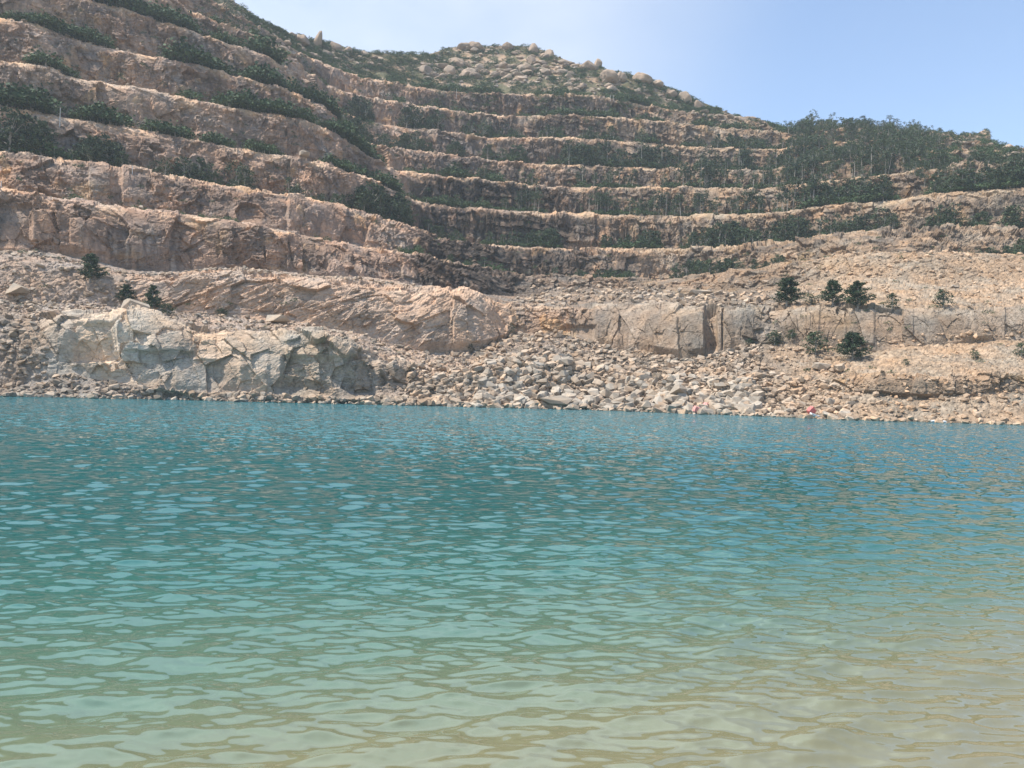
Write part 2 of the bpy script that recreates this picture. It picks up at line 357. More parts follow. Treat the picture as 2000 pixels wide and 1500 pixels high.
def scl(a, b_, c_): return np.where(slab[:, None], np.array([b_]), np.where(vert[:, None], np.array([c_]), np.array([a])))
sA = scl((6.0, 6.0, 6.5), (11.0, 5.0, 3.4), (5.0, 7.0, 14.0)); sB = scl((2.6, 2.6, 3.4), (4.5, 2.2, 1.2), (1.9, 2.6, 4.6)); sC = scl((1.5, 1.3, 0.75), (2.0, 1.0, 0.5), (1.0, 1.2, 1.5))
oA, fA, eA, rA = cells(rot/sA, 21)
oB, fB, eB, rB = cells(rot/sB, 41)
oC, fC, eC, rC = cells(rot/sC, 61)
rough = fbm(base/np.array([14., 14, 10]), 77, 3)
broken = sstep(0.34, 0.54, rough)
PXX, PYY = project(base*0.75 + wp*0.25)
oD, fD, eD, rD = cells(rot/(sC*0.45), 81)
FEAT = [ # x0,x1,y0,y1, push (m), soft px, how broken
 ('L2', 555, 735, 700, 778, -1.1, 9, 0.6), ('L2', 560, 625, 655, 700, 0.9, 5, 0.2), ('L2', 225, 372, 612, 682, 1.6, 9, 0.0), ('L2', 345, 470, 702, 752, 1.2, 12, 0.0),
 ('L2', 150, 225, 640, 700, -1.0, 8, 0.1), ('L2', 380, 420, 640, 700, 0.9, 5, 0.2), ('L2', 645, 700, 660, 700, 0.9, 4, 0.3), ('L2', 470, 520, 690, 780, 0.8, 8, 0.1),
 ('L4', 830, 990, 572, 700, 2.6, 26, 0.35), ('L4', 1165, 1378, 596, 720, 2.4, 10, 0.15), ('L4', 1378, 1400, 600, 720, -2.2, 4, 0.6), ('L4', 1400, 1470, 606, 690, 0.8, 5, 0.1),
 ('L4', 560, 640, 552, 590, 1.4, 9, 0.0), ('L4', 1660, 1705, 606, 670, 1.2, 6, 0.0), ('L4', 1580, 1600, 600, 650, 1.3, 4, 0.1), ('L4', 1600, 1650, 640, 680, 1.0, 7, 0.0),
 ('L4', 1900, 1960, 606, 660, 1.4, 6, 0.1), ('L4', 1100, 1160, 640, 700, -1.2, 8, 0.2), ('L2', 1690, 1880, 737, 775, 1.0, 5, 0.3),
 ('B1', 60, 100, 415, 470, 1.8, 5, 0.0), ('B1', 140, 205, 430, 490, 1.6, 6, 0.0), ('B1', 205, 330, 440, 500, 0.8, 8, 0.2), ('B1', 0, 60, 405, 480, -1.2, 8, 0.1),
 ('B2', 175, 215, 325, 365, 1.2, 4, 0.0), ('B2', 215, 235, 330, 390, -1.2, 4, 0.1), ('B2', 235, 285, 330, 390, 1.0, 5, 0.0), ('B4', 5, 70, 212, 243, 0.6, 4, 0.0),
]
push = np.zeros(n_all := len(base), np.float32)
for fb, fx0, fx1, fy0, fy1, ps, sf, bk in FEAT:
    mk = band == fb; m_ = np.zeros(n_all, np.float32)
    m_[mk] = (sstep(fx0-sf, fx0, PXX[mk])*(1-sstep(fx1, fx1+sf, PXX[mk]))*sstep(fy0-sf, fy0, PYY[mk])*(1-sstep(fy1, fy1+sf, PYY[mk])))
    push += (0.35 if ps > 0 else 0.8)*ps*m_; broken = broken*(1-m_) + bk*m_
# open joints: x at top, y top, x at bottom, y bottom, half width px, depth
JOINT = [j_ for j_ in [(1291,602,1283,665,2.6,1.6),(1297,640,1288,712,2.6,1.6),(1318,610,1312,640,2.2,1.2),(1365,620,1366,695,3.0,1.8),(1375,608,1378,690,3.0,1.8),(1413,602,1411,684,3.2,2.2),(1458,612,1460,672,2.4,1.2),
 (1533,600,1529,650,2.4,1.4),(1601,600,1582,652,2.4,1.3),(1640,606,1625,650,2.2,1.2),(1713,608,1702,664,2.4,1.4),(1765,606,1762,668,2.4,1.2),(1915,606,1909,672,3.0,1.8),(1884,600,1882,668,2.6,1.2),
 (1758,736,1759,778,2.4,1.4),(1784,736,1785,778,2.4,1.4),(1872,742,1874,770,3.2,1.6),(560,668,520,770,2.4,1.4),(606,690,600,780,2.6,1.6),(683,715,681,780,2.6,1.6),(420,690,500,770,2.2,1.2),(385,655,440,705,2.2,1.2),
 (845,600,838,690,2.4,1.2),(868,590,862,695,2.4,1.2),(165,690,172,620,2.4,1.4),(1700,300,1700,301,1,0)] if j_[0] in (1378, 1413)]
for jx0, jy0, jx1, jy1, jw, jd in JOINT:
    tj = (PYY - jy0)/(jy1 - jy0 + 1e-6); xj = jx0 + (jx1 - jx0)*tj
    m_ = ((tj > -0.02) & (tj < 1.02) & ((band == 'L4') | (band == 'L2')))*(1 - sstep(jw*0.35, jw*0.85, np.abs(PXX - xj)))
    push -= 0.40*jd*m_.astype(np.float32)
smoothz = 1 - 0.75*broken
tiltA = ((rA[:, 1]-0.5)*oA[:, 0] + (rA[:, 2]-0.5)*oA[:, 2])
tiltB = ((rB[:, 1]-0.5)*oB[:, 0] + (rB[:, 2]-0.5)*oB[:, 2])
tiltC = ((rC[:, 1]-0.5)*oC[:, 0] + (rC[:, 2]-0.5)*oC[:, 2])
ampb = np.where(isB_, 2.6, 4.5)
facet = ((band == 'L2') & (px < 900)).astype(np.float32) + 0.2*((band == 'L4') & (px > 1120)) + 0.3*((band == 'B1') & (px < 700))
dispc = ampb*big + 1.7*(rA[:, 0]-0.5) + (3.0+3.2*facet)*tiltA + (0.35+0.65*broken)*((1.15+0.4*facet)*(rB[:, 0]-0.5) + (1.9+2.2*facet)*tiltB) + (0.2+0.8*broken)*(0.55*(rC[:, 0]-0.5) + 0.95*tiltC) + (0.35+0.65*broken)*(0.30*(rD[:, 0]-0.5) + 0.45*((rD[:, 1]-0.5)*oD[:, 0] + (rD[:, 2]-0.5)*oD[:, 2]))
zz = base[:, 2]/3.3 + 2.2*fbm(base/np.array([24., 24, 12]), 171, 3) + 0.12*base[:, 0]/3.3
zr = zz - np.floor(zz); _, _, _, rS = cells(np.stack([base[:, 0]/7.0, base[:, 1]/7.0, np.floor(zz)*1.7], -1), 181)
ledge = (rS[:, 0]*1.6)*(0.5 - zr)*np.where(rS[:, 1] > 0.45, 1, -1)
ledge_w = np.where(isB_, 0.45 + 0.55*sstep(600, 900, px), 0.0) + 0.15*((band == 'L4') & (px > 1100)) + 0.3*((band == 'L4') & (px < 900))
dispc = dispc + ledge*ledge_w
edge = np.minimum(1, np.minimum(ttv*6, 1))
fine = fbm(base/0.9, 5, 3) - 0.5
rub = cells(base/1.1, 131); rub2 = cells(base/0.5, 141)
disprub = 0.75*(0.5 - rub[1])*(rub[3][:, 0] > 0.35) + 0.25*(0.5 - rub2[1]) + 1.3*(fbm(base/7.0, 15, 3)-0.5)
natn = 5.0*(fbm(base/22.0, 25, 4)-0.5) + 1.2*(fbm(base/4.0, 27, 3) - 0.5)
low = sstep(0.0, 3.0, base[:, 2])
bigs = np.where(isB_, 1.0, 0.8); edge = edge*(1 - 0.65*sstep(0.86, 1.0, ttv)*isB_)
nrm = np.where((cliff > 0)[:, None], nrm*np.array([1, 1, 0.35]), nrm); nrm /= np.linalg.norm(nrm, axis=1)[:, None]
disp = hard*edge*(dispc*(0.75+0.25*far)*np.where(vert & ~isB_, 0.72, bigs) + push) + loose*disprub*(0.4+0.6*low) + tread*(0.7*disprub) + nat*natn*sstep(0, 0.12, ttv)*(1-0.6*sstep(0.9, 1.0, ttv)) + 0.22*fine*(0.3+0.7*low)
V = base + nrm*disp[:, None]
# the lips are ragged: blocks have dropped out along them
_, _, _, rL1 = cells(base/4.2, 151); _, _, _, rL2 = cells(base/1.5, 152)
lipn = (1.7*(rL1[:, 3]-0.6) + 0.9*(rL2[:, 3]-0.5))
wl_ = hard*sstep(0.72, 1.0, ttv) + tread*(1 - sstep(0, 0.35, ttv))
V[:, 2] += lipn*wl_*0.38
V[:, 2] += nat*0.9*(fbm(base/3.0, 35, 3)-0.5)
low2 = (band == 'bed') | (band == 'shore')
V[low2, 2] = np.minimum(V[low2, 2], base[low2, 2] + 0.25)
# leaning slabs on the central mound
# ---------------------------------------------------------------- colours of the rock itself
def mixc(a, b, t): return a*(1-t)[:, None] + b*t[:, None]
def c(*v): return np.array(v, np.float32)[None]
n = len(V)
lowf = fbm(base/30.0, 201, 3); midf = fbm(base/5.0, 203, 4); stk = fbm(base/np.array([1.6, 1.6, 14.0]), 205, 4); stk2 = fbm(base/np.array([5.5, 5.5, 40.0]), 207, 3)
colr = np.repeat(c(0.33, 0.25, 0.20), n, 0)
warm = sstep(820, 1400, px)
colr = mixc(colr, np.repeat(c(0.46, 0.34, 0.245), n, 0), warm)
colr *= (0.72 + 0.45*rA[:, 3:4] + 0.22*(rB[:, 3:4]-0.5) + 0.18*(rC[:, 3:4]-0.5))
gr = sstep(0.45, 0.7, lowf)[:, None]; colr = colr*(1-0.35*gr) + 0.35*gr*np.array([0.36, 0.33, 0.29])
oc = (sstep(0.55, 0.7, midf)*sstep(0.4, 0.8, rA[:, 2]))[:, None]; colr = colr*(1-0.45*oc) + 0.45*oc*np.array([0.50, 0.34, 0.17])
# cream tint in patches along the top of each face
lipc = (hard*sstep(0.72, 0.95, ttv)*sstep(0.35, 0.6, midf))[:, None]
colr = colr*(1-0.6*lipc) + 0.6*lipc*np.array([0.58, 0.46, 0.34])
# black seepage stains running down from the lips
isB = np.char.startswith(band.astype(str), 'B')
seepx = sstep(780, 860, px)*(1-sstep(1060, 1330, px)) + 0.28*sstep(1060, 1330, px) + 0.18*(1-sstep(600, 860, px))
colr *= (0.74 + 0.52*stk*(0.4+0.6*hard))[:, None]
seep = (isB*hard*sstep(0.46, 0.60, stk*0.6+stk2*0.4 + 0.13*seepx)*(1-sstep(0.78, 0.95, ttv + 0.3*(midf-0.5)))*np.clip(0.55+seepx, 0, 1))[:, None]
colr = colr*(1-0.78*seep) + 0.78*seep*np.array([0.075, 0.070, 0.068])
vz = (isB*hard*sstep(790, 840, px)*(1-sstep(1040, 1130, px))*np.isin(band, ['B1', 'B2', 'B3', 'B4'])*(1-sstep(0.80, 0.95, ttv)))[:, None]; colr *= 1 - vz*(0.42+0.3*sstep(0.4, 0.6, stk)[:, None])
wh = (isB*hard*sstep(0.66, 0.74, stk)*(1-ttv))[:, None]; colr = colr*(1-0.3*wh) + 0.3*wh*np.array([0.55, 0.52, 0.47])
# the grey fresh granite outcrop by the water, left
gx = sstep(20, 60, px)*(1-sstep(640, 860, px))
gm = (np.isin(band, ['L2'])*gx*(0.55+0.45*sstep(0.35, 0.6, lowf)))[:, None]
colr = colr*(1-gm) + gm*np.array([0.60, 0.52, 0.43])*(0.80+0.30*rA[:, 3:4]+0.15*rB[:, 3:4])
gd = (np.isin(band, ['L2'])*sstep(500, 560, px)*(1-sstep(760, 860, px))*0.5)[:, None]
colr = colr*(1-gd) + gd*np.array([0.24, 0.22, 0.19])
# mound
mm = (np.isin(band, ['L4'])*(1-sstep(960, 1040, px))*0.75)[:, None]
colr = colr*(1-mm) + mm*np.array([0.42, 0.335, 0.265])*(0.75+0.35*rA[:, 3:4]+0.2*rB[:, 3:4])
# loose ground
gl = np.repeat(c(0.37, 0.315, 0.265), n, 0)
gl = mixc(gl, np.repeat(c(0.50, 0.395, 0.30), n, 0), sstep(1400, 1700, px))
gl = mixc(gl, np.repeat(c(0.30, 0.265, 0.235), n, 0), (1-sstep(200, 900, px))*0.8)
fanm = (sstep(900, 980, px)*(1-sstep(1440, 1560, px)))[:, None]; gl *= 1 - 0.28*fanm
gl *= (0.72 + 0.4*rub[3][:, 1:2]+0.25*(rub2[3][:, 1:2]-0.5)) * (0.85+0.3*midf[:, None])
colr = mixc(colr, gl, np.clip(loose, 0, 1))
tc_ = np.repeat(c(0.50, 0.41, 0.32), n, 0)*(0.8+0.35*midf[:, None])
colr = mixc(colr, tc_, tread*0.9)
# natural slope: soil and low scrub
nc = mixc(np.repeat(c(0.13, 0.13, 0.08), n, 0), np.repeat(c(0.34, 0.275, 0.21), n, 0), sstep(0.50, 0.60, midf))
colr = mixc(colr, nc, nat)
wet = (1 - sstep(0.12, 0.45, V[:, 2]))[:, None]; colr = colr*(1-0.55*wet)
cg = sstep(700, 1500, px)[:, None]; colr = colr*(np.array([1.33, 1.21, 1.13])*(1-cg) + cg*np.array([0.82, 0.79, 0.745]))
l4 = ((band == 'L4')*sstep(1100, 1180, px))[:, None]; l4g = colr.mean(1, keepdims=True); colr = colr*(1 - 0.45*l4) + 0.45*l4*l4g*np.array([1.10, 1.0, 0.88]); colr = colr*(1 - 0.08*l4)
greyo = (np.isin(band, ['L2', 'L1', 'shore'])*(1-sstep(600, 1000, px)))[:, None]; colr = colr*(1 - greyo*np.array([0.22, 0.18, 0.165])); colr = np.clip(colr*0.88, 0.012, 0.7)
idx = np.arange(nr*nx).reshape(nr, nx)
Fq = np.stack([idx[:-1, :-1], idx[:-1, 1:], idx[1:, 1:], idx[1:, :-1]], -1).reshape(-1, 4)
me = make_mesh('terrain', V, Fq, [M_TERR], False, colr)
link('hillside', me, kind='structure')
SURF = V.reshape(nr, nx, 3); NRM = nrm.reshape(nr, nx, 3)
SPX, SPY = project(V); SPX = SPX.reshape(nr, nx); SPY = SPY.reshape(nr, nx)
BR = {}
for j, nm in enumerate(BI): BR.setdefault(nm, []).append(j)
def pick(nm, xa, xb, ta=0.0, tb=1.0):
    """a random point of the ground: band, picture range, position in the band"""
    rs_ = BR[nm]; j = rs_[min(len(rs_)-1, int(len(rs_)*random.uniform(ta, tb)))]
    i = int(np.searchsorted(XS, random.uniform(xa, xb))); i = min(max(i, 0), nx-1)
    return Vector(SURF[j, i]), j, i
def ground_at(x, y, bands=None):
    m = (SPX - x)**2 + (SPY - y)**2
    if bands: m = m + 1e6*(~np.isin(BI, bands))[:, None]
    cand = np.argwhere(m < max(m.min()*1.5, 6)); j, i = min(cand, key=lambda q: SURF[q[0], q[1], 1])
    return Vector(SURF[j, i])

# ------------------------------------------------------------------ water
def build_water():
    Y = 1/np.linspace(1/3.2, 1/172.0, 1250); Y = np.concatenate([np.linspace(0.2, 3.2, 60)[:-1], Y])
    U = np.linspace(-0.98, 0.98, 1300)
    YY, UU = np.meshgrid(Y, U, indexing='ij'); XX = UU*(YY + 7)
    rg = np.random.default_rng(5)
    H = np.zeros_like(XX); DX = H.copy(); DY = H.copy()
    K = 110
    lam = 0.085*(0.90/0.085)**(rg.random(K)**0.9)
    th = rg.normal(0, 0.40, K) + math.pi/2 + 0.12
    lam[:7] = np.linspace(1.3, 2.6, 7); th[7:] += rg.normal(0, 0.22, K-7)
    for l, a, ph in zip(lam, th, rg.random(K)*6.283):
        k = 2*math.pi/l
        slope = 0.0208*(l/0.5)**-0.14
        if l > 1.2: slope *= 0.8
        arg = k*(math.cos(a)*XX + math.sin(a)*YY) + ph + 0.7*np.sin(0.31*XX*rg.random()+0.23*YY)
        H += slope/k*np.sin(arg); q_ = 0.9*slope/k*np.cos(arg); DX += q_*math.cos(a); DY += q_*math.sin(a)
    P = np.stack([XX, YY, np.zeros_like(XX)], -1).reshape(-1, 3)
    gust = 0.55 + 0.9*fbm(P/np.array([9., 14., 1.]), 301, 3).reshape(XX.shape)
    lee = 1 - 0.45*sstep(95, 130, YY)
    H *= gust*lee
    nearw = 1 - sstep(14, 40, YY)
    V = np.stack([XX + DX*nearw, YY + DY*nearw, H], -1).reshape(-1, 3)
    ny, nx_ = XX.shape; idx = np.arange(ny*nx_).reshape(ny, nx_)
    Fq = np.stack([idx[:-1, :-1], idx[:-1, 1:], idx[1:, 1:], idx[1:, :-1]], -1).reshape(-1, 4)
    m, t, b, o = mat('lake_water'); L = t.links.new
    set_in(b, Roughness=0.015, IOR=1.85)
    b.inputs['Specular Tint'].default_value = (0.50, 0.90, 1.0, 1)
    ge = N(t, 'ShaderNodeNewGeometry'); sp = N(t, 'ShaderNodeSeparateXYZ'); L(ge.outputs['Position'], sp.inputs[0])
    # depth of water over the bed: shelving from the near shore, shallower to the right
    nz = N(t, 'ShaderNodeTexNoise'); nz.inputs['Scale'].default_value = 0.22; nz.inputs['Detail'].default_value = 3; L(ge.outputs['Position'], nz.inputs['Vector'])
    a1 = N(t, 'ShaderNodeMath', operation='MULTIPLY_ADD'); a1.inputs[1].default_value = -0.43; L(sp.outputs['X'], a1.inputs[0]); L(sp.outputs['Y'], a1.inputs[2])
    a2 = N(t, 'ShaderNodeMath', operation='MULTIPLY_ADD'); a2.inputs[1].default_value = 1.7; L(nz.outputs['Fac'], a2.inputs[0]); L(a1.outputs[0], a2.inputs[2])
    lg = N(t, 'ShaderNodeMath', operation='LOGARITHM'); lg.inputs[1].default_value = 10; mxx = N(t, 'ShaderNodeMath', operation='MAXIMUM'); mxx.inputs[1].default_value = 1.0
    L(a2.outputs[0], mxx.inputs[0]); L(mxx.outputs[0], lg.inputs[0])
    mr = N(t, 'ShaderNodeMapRange'); mr.inputs['From Min'].default_value = 0.6; mr.inputs['From Max'].default_value = 2.2; L(lg.outputs[0], mr.inputs['Value'])
    cr = N(t, 'ShaderNodeValToRGB'); e = cr.color_ramp.elements
    e[0].position = 0.0; e[0].color = (0.180, 0.155, 0.085, 1); e[1].position = 1.0; e[1].color = (0.003, 0.098, 0.120, 1)
    for p, cc in ((0.10, (0.148, 0.146, 0.080)), (0.18, (0.078, 0.126, 0.082)), (0.27, (0.026, 0.100, 0.082)), (0.38, (0.007, 0.078, 0.077)), (0.60, (0.003, 0.086, 0.094))):
        q = e.new(p); q.color = (*cc, 1)
    L(mr.outputs[0], cr.inputs[0]); L(cr.outputs[0], b.inputs['Base Color'])
    # ripples finer than the mesh further out: the slope of the surface itself varies
    n1 = N(t, 'ShaderNodeTexNoise'); n1.inputs['Scale'].default_value = 2.8; n1.inputs['Detail'].default_value = 2.0; n1.inputs['Roughness'].default_value = 0.45
    mp = N(t, 'ShaderNodeMapping'); mp.inputs['Scale'].default_value = (0.75, 1, 1); L(ge.outputs['Position'], mp.inputs['Vector']); L(mp.outputs[0], n1.inputs['Vector'])
    sb = N(t, 'ShaderNodeVectorMath', operation='SUBTRACT'); sb.inputs[1].default_value = (0.5, 0.575, 0.5); L(n1.outputs['Color'], sb.inputs[0])
    ml = N(t, 'ShaderNodeVectorMath', operation='MULTIPLY'); ml.inputs[1].default_value = (1.1, 1.85, 0.0); L(sb.outputs[0], ml.inputs[0])
    wd_ = N(t, 'ShaderNodeMapRange'); wd_.inputs['From Min'].default_value = 16; wd_.inputs['From Max'].default_value = 42; L(sp.outputs['Y'], wd_.inputs['Value'])
    sc_ = N(t, 'ShaderNodeVectorMath', operation='SCALE'); L(ml.outputs[0], sc_.inputs[0]); L(wd_.outputs[0], sc_.inputs['Scale'])
    an = N(t, 'ShaderNodeVectorMath', operation='ADD'); L(ge.outputs['Normal'], an.inputs[0]); L(sc_.outputs[0], an.inputs[1])
    nn_ = N(t, 'ShaderNodeVectorMath', operation='NORMALIZE'); L(an.outputs[0], nn_.inputs[0]); L(nn_.outputs[0], b.inputs['Normal'])
    link('water', make_mesh('water', V, Fq, [m], True), kind='structure')
build_water()
# ground under everything, and the sandy near shore behind the water's edge
m, t, b, o = mat('sand'); set_in(b, Roughness=0.95)
nn = N(t, 'ShaderNodeTexNoise'); nn.inputs['Scale'].default_value = 3; nn.inputs['Detail'].default_value = 8; cr = N(t, 'ShaderNodeValToRGB')
cr.color_ramp.elements[0].color = (0.30, 0.25, 0.18, 1); cr.color_ramp.elements[1].color = (0.46, 0.39, 0.29, 1)
t.links.new(nn.outputs['Fac'], cr.inputs[0]); t.links.new(cr.outputs[0], b.inputs['Base Color'])
gx_, gy_ = np.meshgrid(np.linspace(-630, 630, 31), np.linspace(-80, 900, 31), indexing='ij'); V_ = np.stack([gx_, gy_, np.full_like(gx_, -6.5)], -1).reshape(-1, 3)
ii = np.arange(31*31).reshape(31, 31); FQ = np.stack([ii[:-1, :-1], ii[1:, :-1], ii[1:, 1:], ii[:-1, 1:]], -1).reshape(-1, 4)
link('ground', make_mesh('ground', V_, FQ, [m]), kind='structure')
ys = np.array([-60, -20, -6, 0, 1.2, 2.5, 6]); zs = np.array([5, 2.2, 0.9, 0.30, 0.02, -0.25, -1.5]); xs = np.linspace(-120, 120, 120)
gx_, gy_ = np.meshgrid(xs, ys, indexing='ij'); V_ = np.stack([gx_, gy_, np.tile(zs, (120, 1))], -1).reshape(-1, 3)
V_[:, 2] += 0.15*(vnoise(V_/3.0, 9)-0.5)*(V_[:, 1] < 1)
ii = np.arange(120*7).reshape(120, 7); FQ = np.stack([ii[:-1, :-1], ii[1:, :-1], ii[1:, 1:], ii[:-1, 1:]], -1).reshape(-1, 4)
link('beach', make_mesh('beach', V_, FQ, [m], True), kind='structure')

# ------------------------------------------------------------------ rocks
def tri_arrays(bm):
    bmesh.ops.triangulate(bm, faces=bm.faces[:]); bm.verts.ensure_lookup_table()
    V = np.array([v.co[:] for v in bm.verts], np.float32); Fc = np.array([[v.index for v in f.verts] for f in bm.faces], np.int32)
    bm.free(); return V, Fc
def angular_rock(seed, npt=13):
    rg = random.Random(seed); bm = bmesh.new()
    for _ in range(npt):
        v = Vector((rg.gauss(0, 1), rg.gauss(0, 1), rg.gauss(0, 1))).normalized()*rg.uniform(0.75, 1.0)
        v = Vector([math.copysign(abs(q)**0.7, q) for q in v]); bm.verts.new((v.x*0.55, v.y*0.48, v.z*0.36))
    r = bmesh.ops.convex_hull(bm, input=bm.verts[:])
    bmesh.ops.delete(bm, geom=[g for g in r['geom_interior'] if isinstance(g, bmesh.types.BMVert)], context='VERTS')
    for v in [v for v in bm.verts if not v.link_faces]: bm.verts.remove(v)
    bm.verts.index_update()
    return tri_arrays(bm)
def round_rock(seed, sub=4, e=0.85):
    bm = bmesh.new(); bmesh.ops.create_icosphere(bm, subdivisions=sub, radius=1.0); bm.verts.index_update()
    V, Fc = tri_arrays(bm); V = V.astype(float)
    V = np.sign(V)*np.abs(V)**e
    nn = fbm(V*1.1 + seed*7.7, seed, 3) - 0.5
    o_, f1, ed, rr = cells(V*0.85 + seed*3.1, seed+5)
    V = V*(1 + 0.45*nn + 0.16*(rr[:, 0]-0.5) - 0.10*(ed < 0.09))[:, None]
    rg = np.random.default_rng(seed+50)
    for _ in range(11):
        d = rg.normal(0, 1, 3)*np.array([1, 1, 1.1]); d /= np.linalg.norm(d); h = rg.uniform(0.60, 0.86)
        ex = np.maximum((V @ d) - h, 0); V = V - 0.85*ex[:, None]*d
    return (V*np.array([0.60, 0.55, 0.48])).astype(np.float32), Fc
ANG = [angular_rock(s, random.choice((11, 14, 17, 22))) for s in range(14)]
RND = [round_rock(s) for s in range(9)]
def rot_z(a): c_, s_ = math.cos(a), math.sin(a); return np.array([[c_, -s_, 0], [s_, c_, 0], [0, 0, 1]])
def eul(ax, ay, az):
    return np.array(Matrix.Rotation(az, 3, 'Z') @ Matrix.Rotation(ay, 3, 'Y') @ Matrix.Rotation(ax, 3, 'X'))
class Merge:
    def __init__(s): s.V = []; s.F = []; s.C = []; s.M = []; s.n = 0
    def add(s, V, Fc, loc, rotm, sc, col=None, fm=None):
        W = (V*sc) @ rotm.T + np.array(loc); s.V.append(W); s.F.append(Fc + s.n); s.n += len(V)
        if col is not None: s.C.append(np.broadcast_to(np.asarray(col, np.float32), (len(V), np.asarray(col).shape[-1])))
        if fm is not None: s.M.append(fm)
    def mesh(s, name, mats, smooth=False, var=False):
        C = np.concatenate(s.C) if s.C else None
        return make_mesh(name, np.concatenate(s.V), np.concatenate(s.F), mats, smooth,
                         None if (var or C is None) else C, np.concatenate(s.M) if s.M else None, {'var': C[:, 0]} if var else None)
def zone(x):
    for lim, s in ((250, 'at the far left'), (550, 'on the left'), (850, 'left of centre'), (1150, 'near the centre'), (1450, 'right of centre'), (1750, 'on the right'), (9999, 'at the far right')):
        if x < lim: return s
ANG_ME = [make_mesh('boulder', V_, F_, [M_BOULD_I]) for V_, F_ in ANG]
RND_ME = [make_mesh('rounded_boulder', V_, F_, [M_CREST], True) for V_, F_ in RND]
rocks = []    # (apparent size, loc, size, place text)
def scatter(nm, xa, xb, ta, tb, cnt, smin, smax, place, pw=2.2, tint=None):
    for _ in range(cnt):
        p, j, i = pick(nm, xa, xb, ta, tb)
        s = smin + (smax - smin)*random.random()**(pw+0.8)
        if p.z < 0: p.z = 0
        q = Vector(p); q.z += s*0.16
        rocks.append((s/p.y, q, s, place, XS[i]))
# the fan of boulders in the middle, coarser towards the water
for nm, cnt, smx in (('shore', 160, 2.2), ('L1', 1500, 2.8), ('L2', 2300, 2.6), ('L3', 1300, 2.0)):
    scatter(nm, 930, 1480, 0, 1, cnt, 0.45, smx, 'in the boulder fan', 2.6); scatter(nm, 1440, 1660, 0, 1, cnt//6, 0.35, smx*0.7, 'on the stony slope', 2.6); scatter(nm, 880, 960, 0, 1, cnt//9, 0.35, smx*0.7, 'on the dark scree', 2.6)
for nm, cnt, smx in (('shore', 120, 1.5), ('L1', 600, 1.3), ('L2', 220, 0.8), ('L3', 260, 0.7)):
    scatter(nm, 1400, 2040, 0, 1, cnt, 0.25, smx, 'on the stony slope', 2.4)
scatter('L1', 700, 960, 0, 1, 450, 0.3, 1.9, 'on the dark scree'); scatter('L2', 790, 960, 0, 1, 500, 0.3, 1.9, 'on the dark scree')
scatter('L3', 780, 960, 0, 1, 260, 0.3, 1.5, 'on the scree below the brown mound')
scatter('shore', -40, 800, 0, 1, 260, 0.3, 1.7, 'along the left waterline'); scatter('L1', -40, 700, 0, 1, 700, 0.3, 1.6, 'at the foot of the grey outcrop')
scatter('L2', -40, 90, 0, 1, 300, 0.2, 1.5, 'on the grey scree at the far left')
scatter('L3', -40, 780, 0, 1, 1300, 0.2, 1.3, 'on the rubble shelf above the grey outcrop')
scatter('L4', -40, 260, 0, 1, 260, 0.2, 1.3, 'on the rubble bank at the far left')
scatter('L5', -40, 1000, 0, 0.4, 700, 0.3, 1.5, 'along the top of the brown mound')
scatter('L5', 1000, 1500, 0, 1, 900, 0.3, 2.2, 'on the shelf behind the boulder fan')
scatter('B1', 1000, 1500, 0, 0.4, 200, 0.4, 1.6, 'on the shelf behind the boulder fan')
scatter('L5', 1500, 2040, 0, 1, 800, 0.2, 0.9, 'on the sandy slope'); scatter('B1', 1560, 2040, 0, 1, 300, 0.3, 1.4, 'on the broken band above the sandy slope')
scatter('L4', 1500, 2040, 0, 0.3, 150, 0.3, 1.2, 'below the right cliff')
for k in range(1, 6): scatter('T%d' % k, -40, 2040, 0, 0.5, 160, 0.4, 1.6, 'on the %s bench' % ['', 'lowest', 'second', 'third', 'fourth', 'fifth'][k])
crest_small = []
for xa_, xb_, n_ in ((440, 720, 260), (830, 1130, 420), (1100, 1560, 260), (1800, 2040, 120)):
    for _ in range(n_):
        p, j, i = pick('crest', xa_, xb_, 0.15, 1.0); crest_small.append((p, 0.7 + 2.6*random.random()**2.2))
rocks.sort(key=lambda r: -r[0])
placed = []
mg = Merge()
for n_, (ap, p, s, place, x) in enumerate(rocks):
    k = random.randrange(len(ANG)); rr = (random.uniform(-0.5, 0.5), random.uniform(-0.5, 0.5), random.uniform(0, 6.28))
    sc3 = (s*random.uniform(0.8, 1.25), s*random.uniform(0.8, 1.2), s*random.uniform(0.75, 1.2))
    if n_ < 300:
        o = link('boulder', ANG_ME[k], None, p, 'pale angular boulder %s, %s' % (place, zone(x)), 'boulder', 'large loose boulders %s' % place)
        o.rotation_euler = rr; o.scale = sc3
    else:
        w_ = float(sstep(1400, 1750, x)); l_ = float(1 - sstep(300, 900, x))
        cb = np.array([0.46, 0.40, 0.34])*(1-w_) + w_*np.array([0.52, 0.42, 0.33]); cb = cb*(1-0.5*l_) + 0.5*l_*np.array([0.40, 0.37, 0.335])
        cb = cb*np.array([0.80, 0.73, 0.655])*random.uniform(0.62, 1.2)
        mg.add(*ANG[k], p, eul(*rr), np.array(sc3), cb)
for p, s in crest_small:
    mg.add(*ANG[random.randrange(14)], p, eul(random.uniform(-.4, .4), random.uniform(-.4, .4), random.uniform(0, 6)), np.array([s*1.2, s, s*0.8]), np.array([0.40, 0.335, 0.275])*random.uniform(0.75, 1.15))
link('rubble', mg.mesh('rubble', [M_BOULD]), label='loose pale rubble scattered over the quarry floor, scree and benches', cat='rubble', kind='stuff')
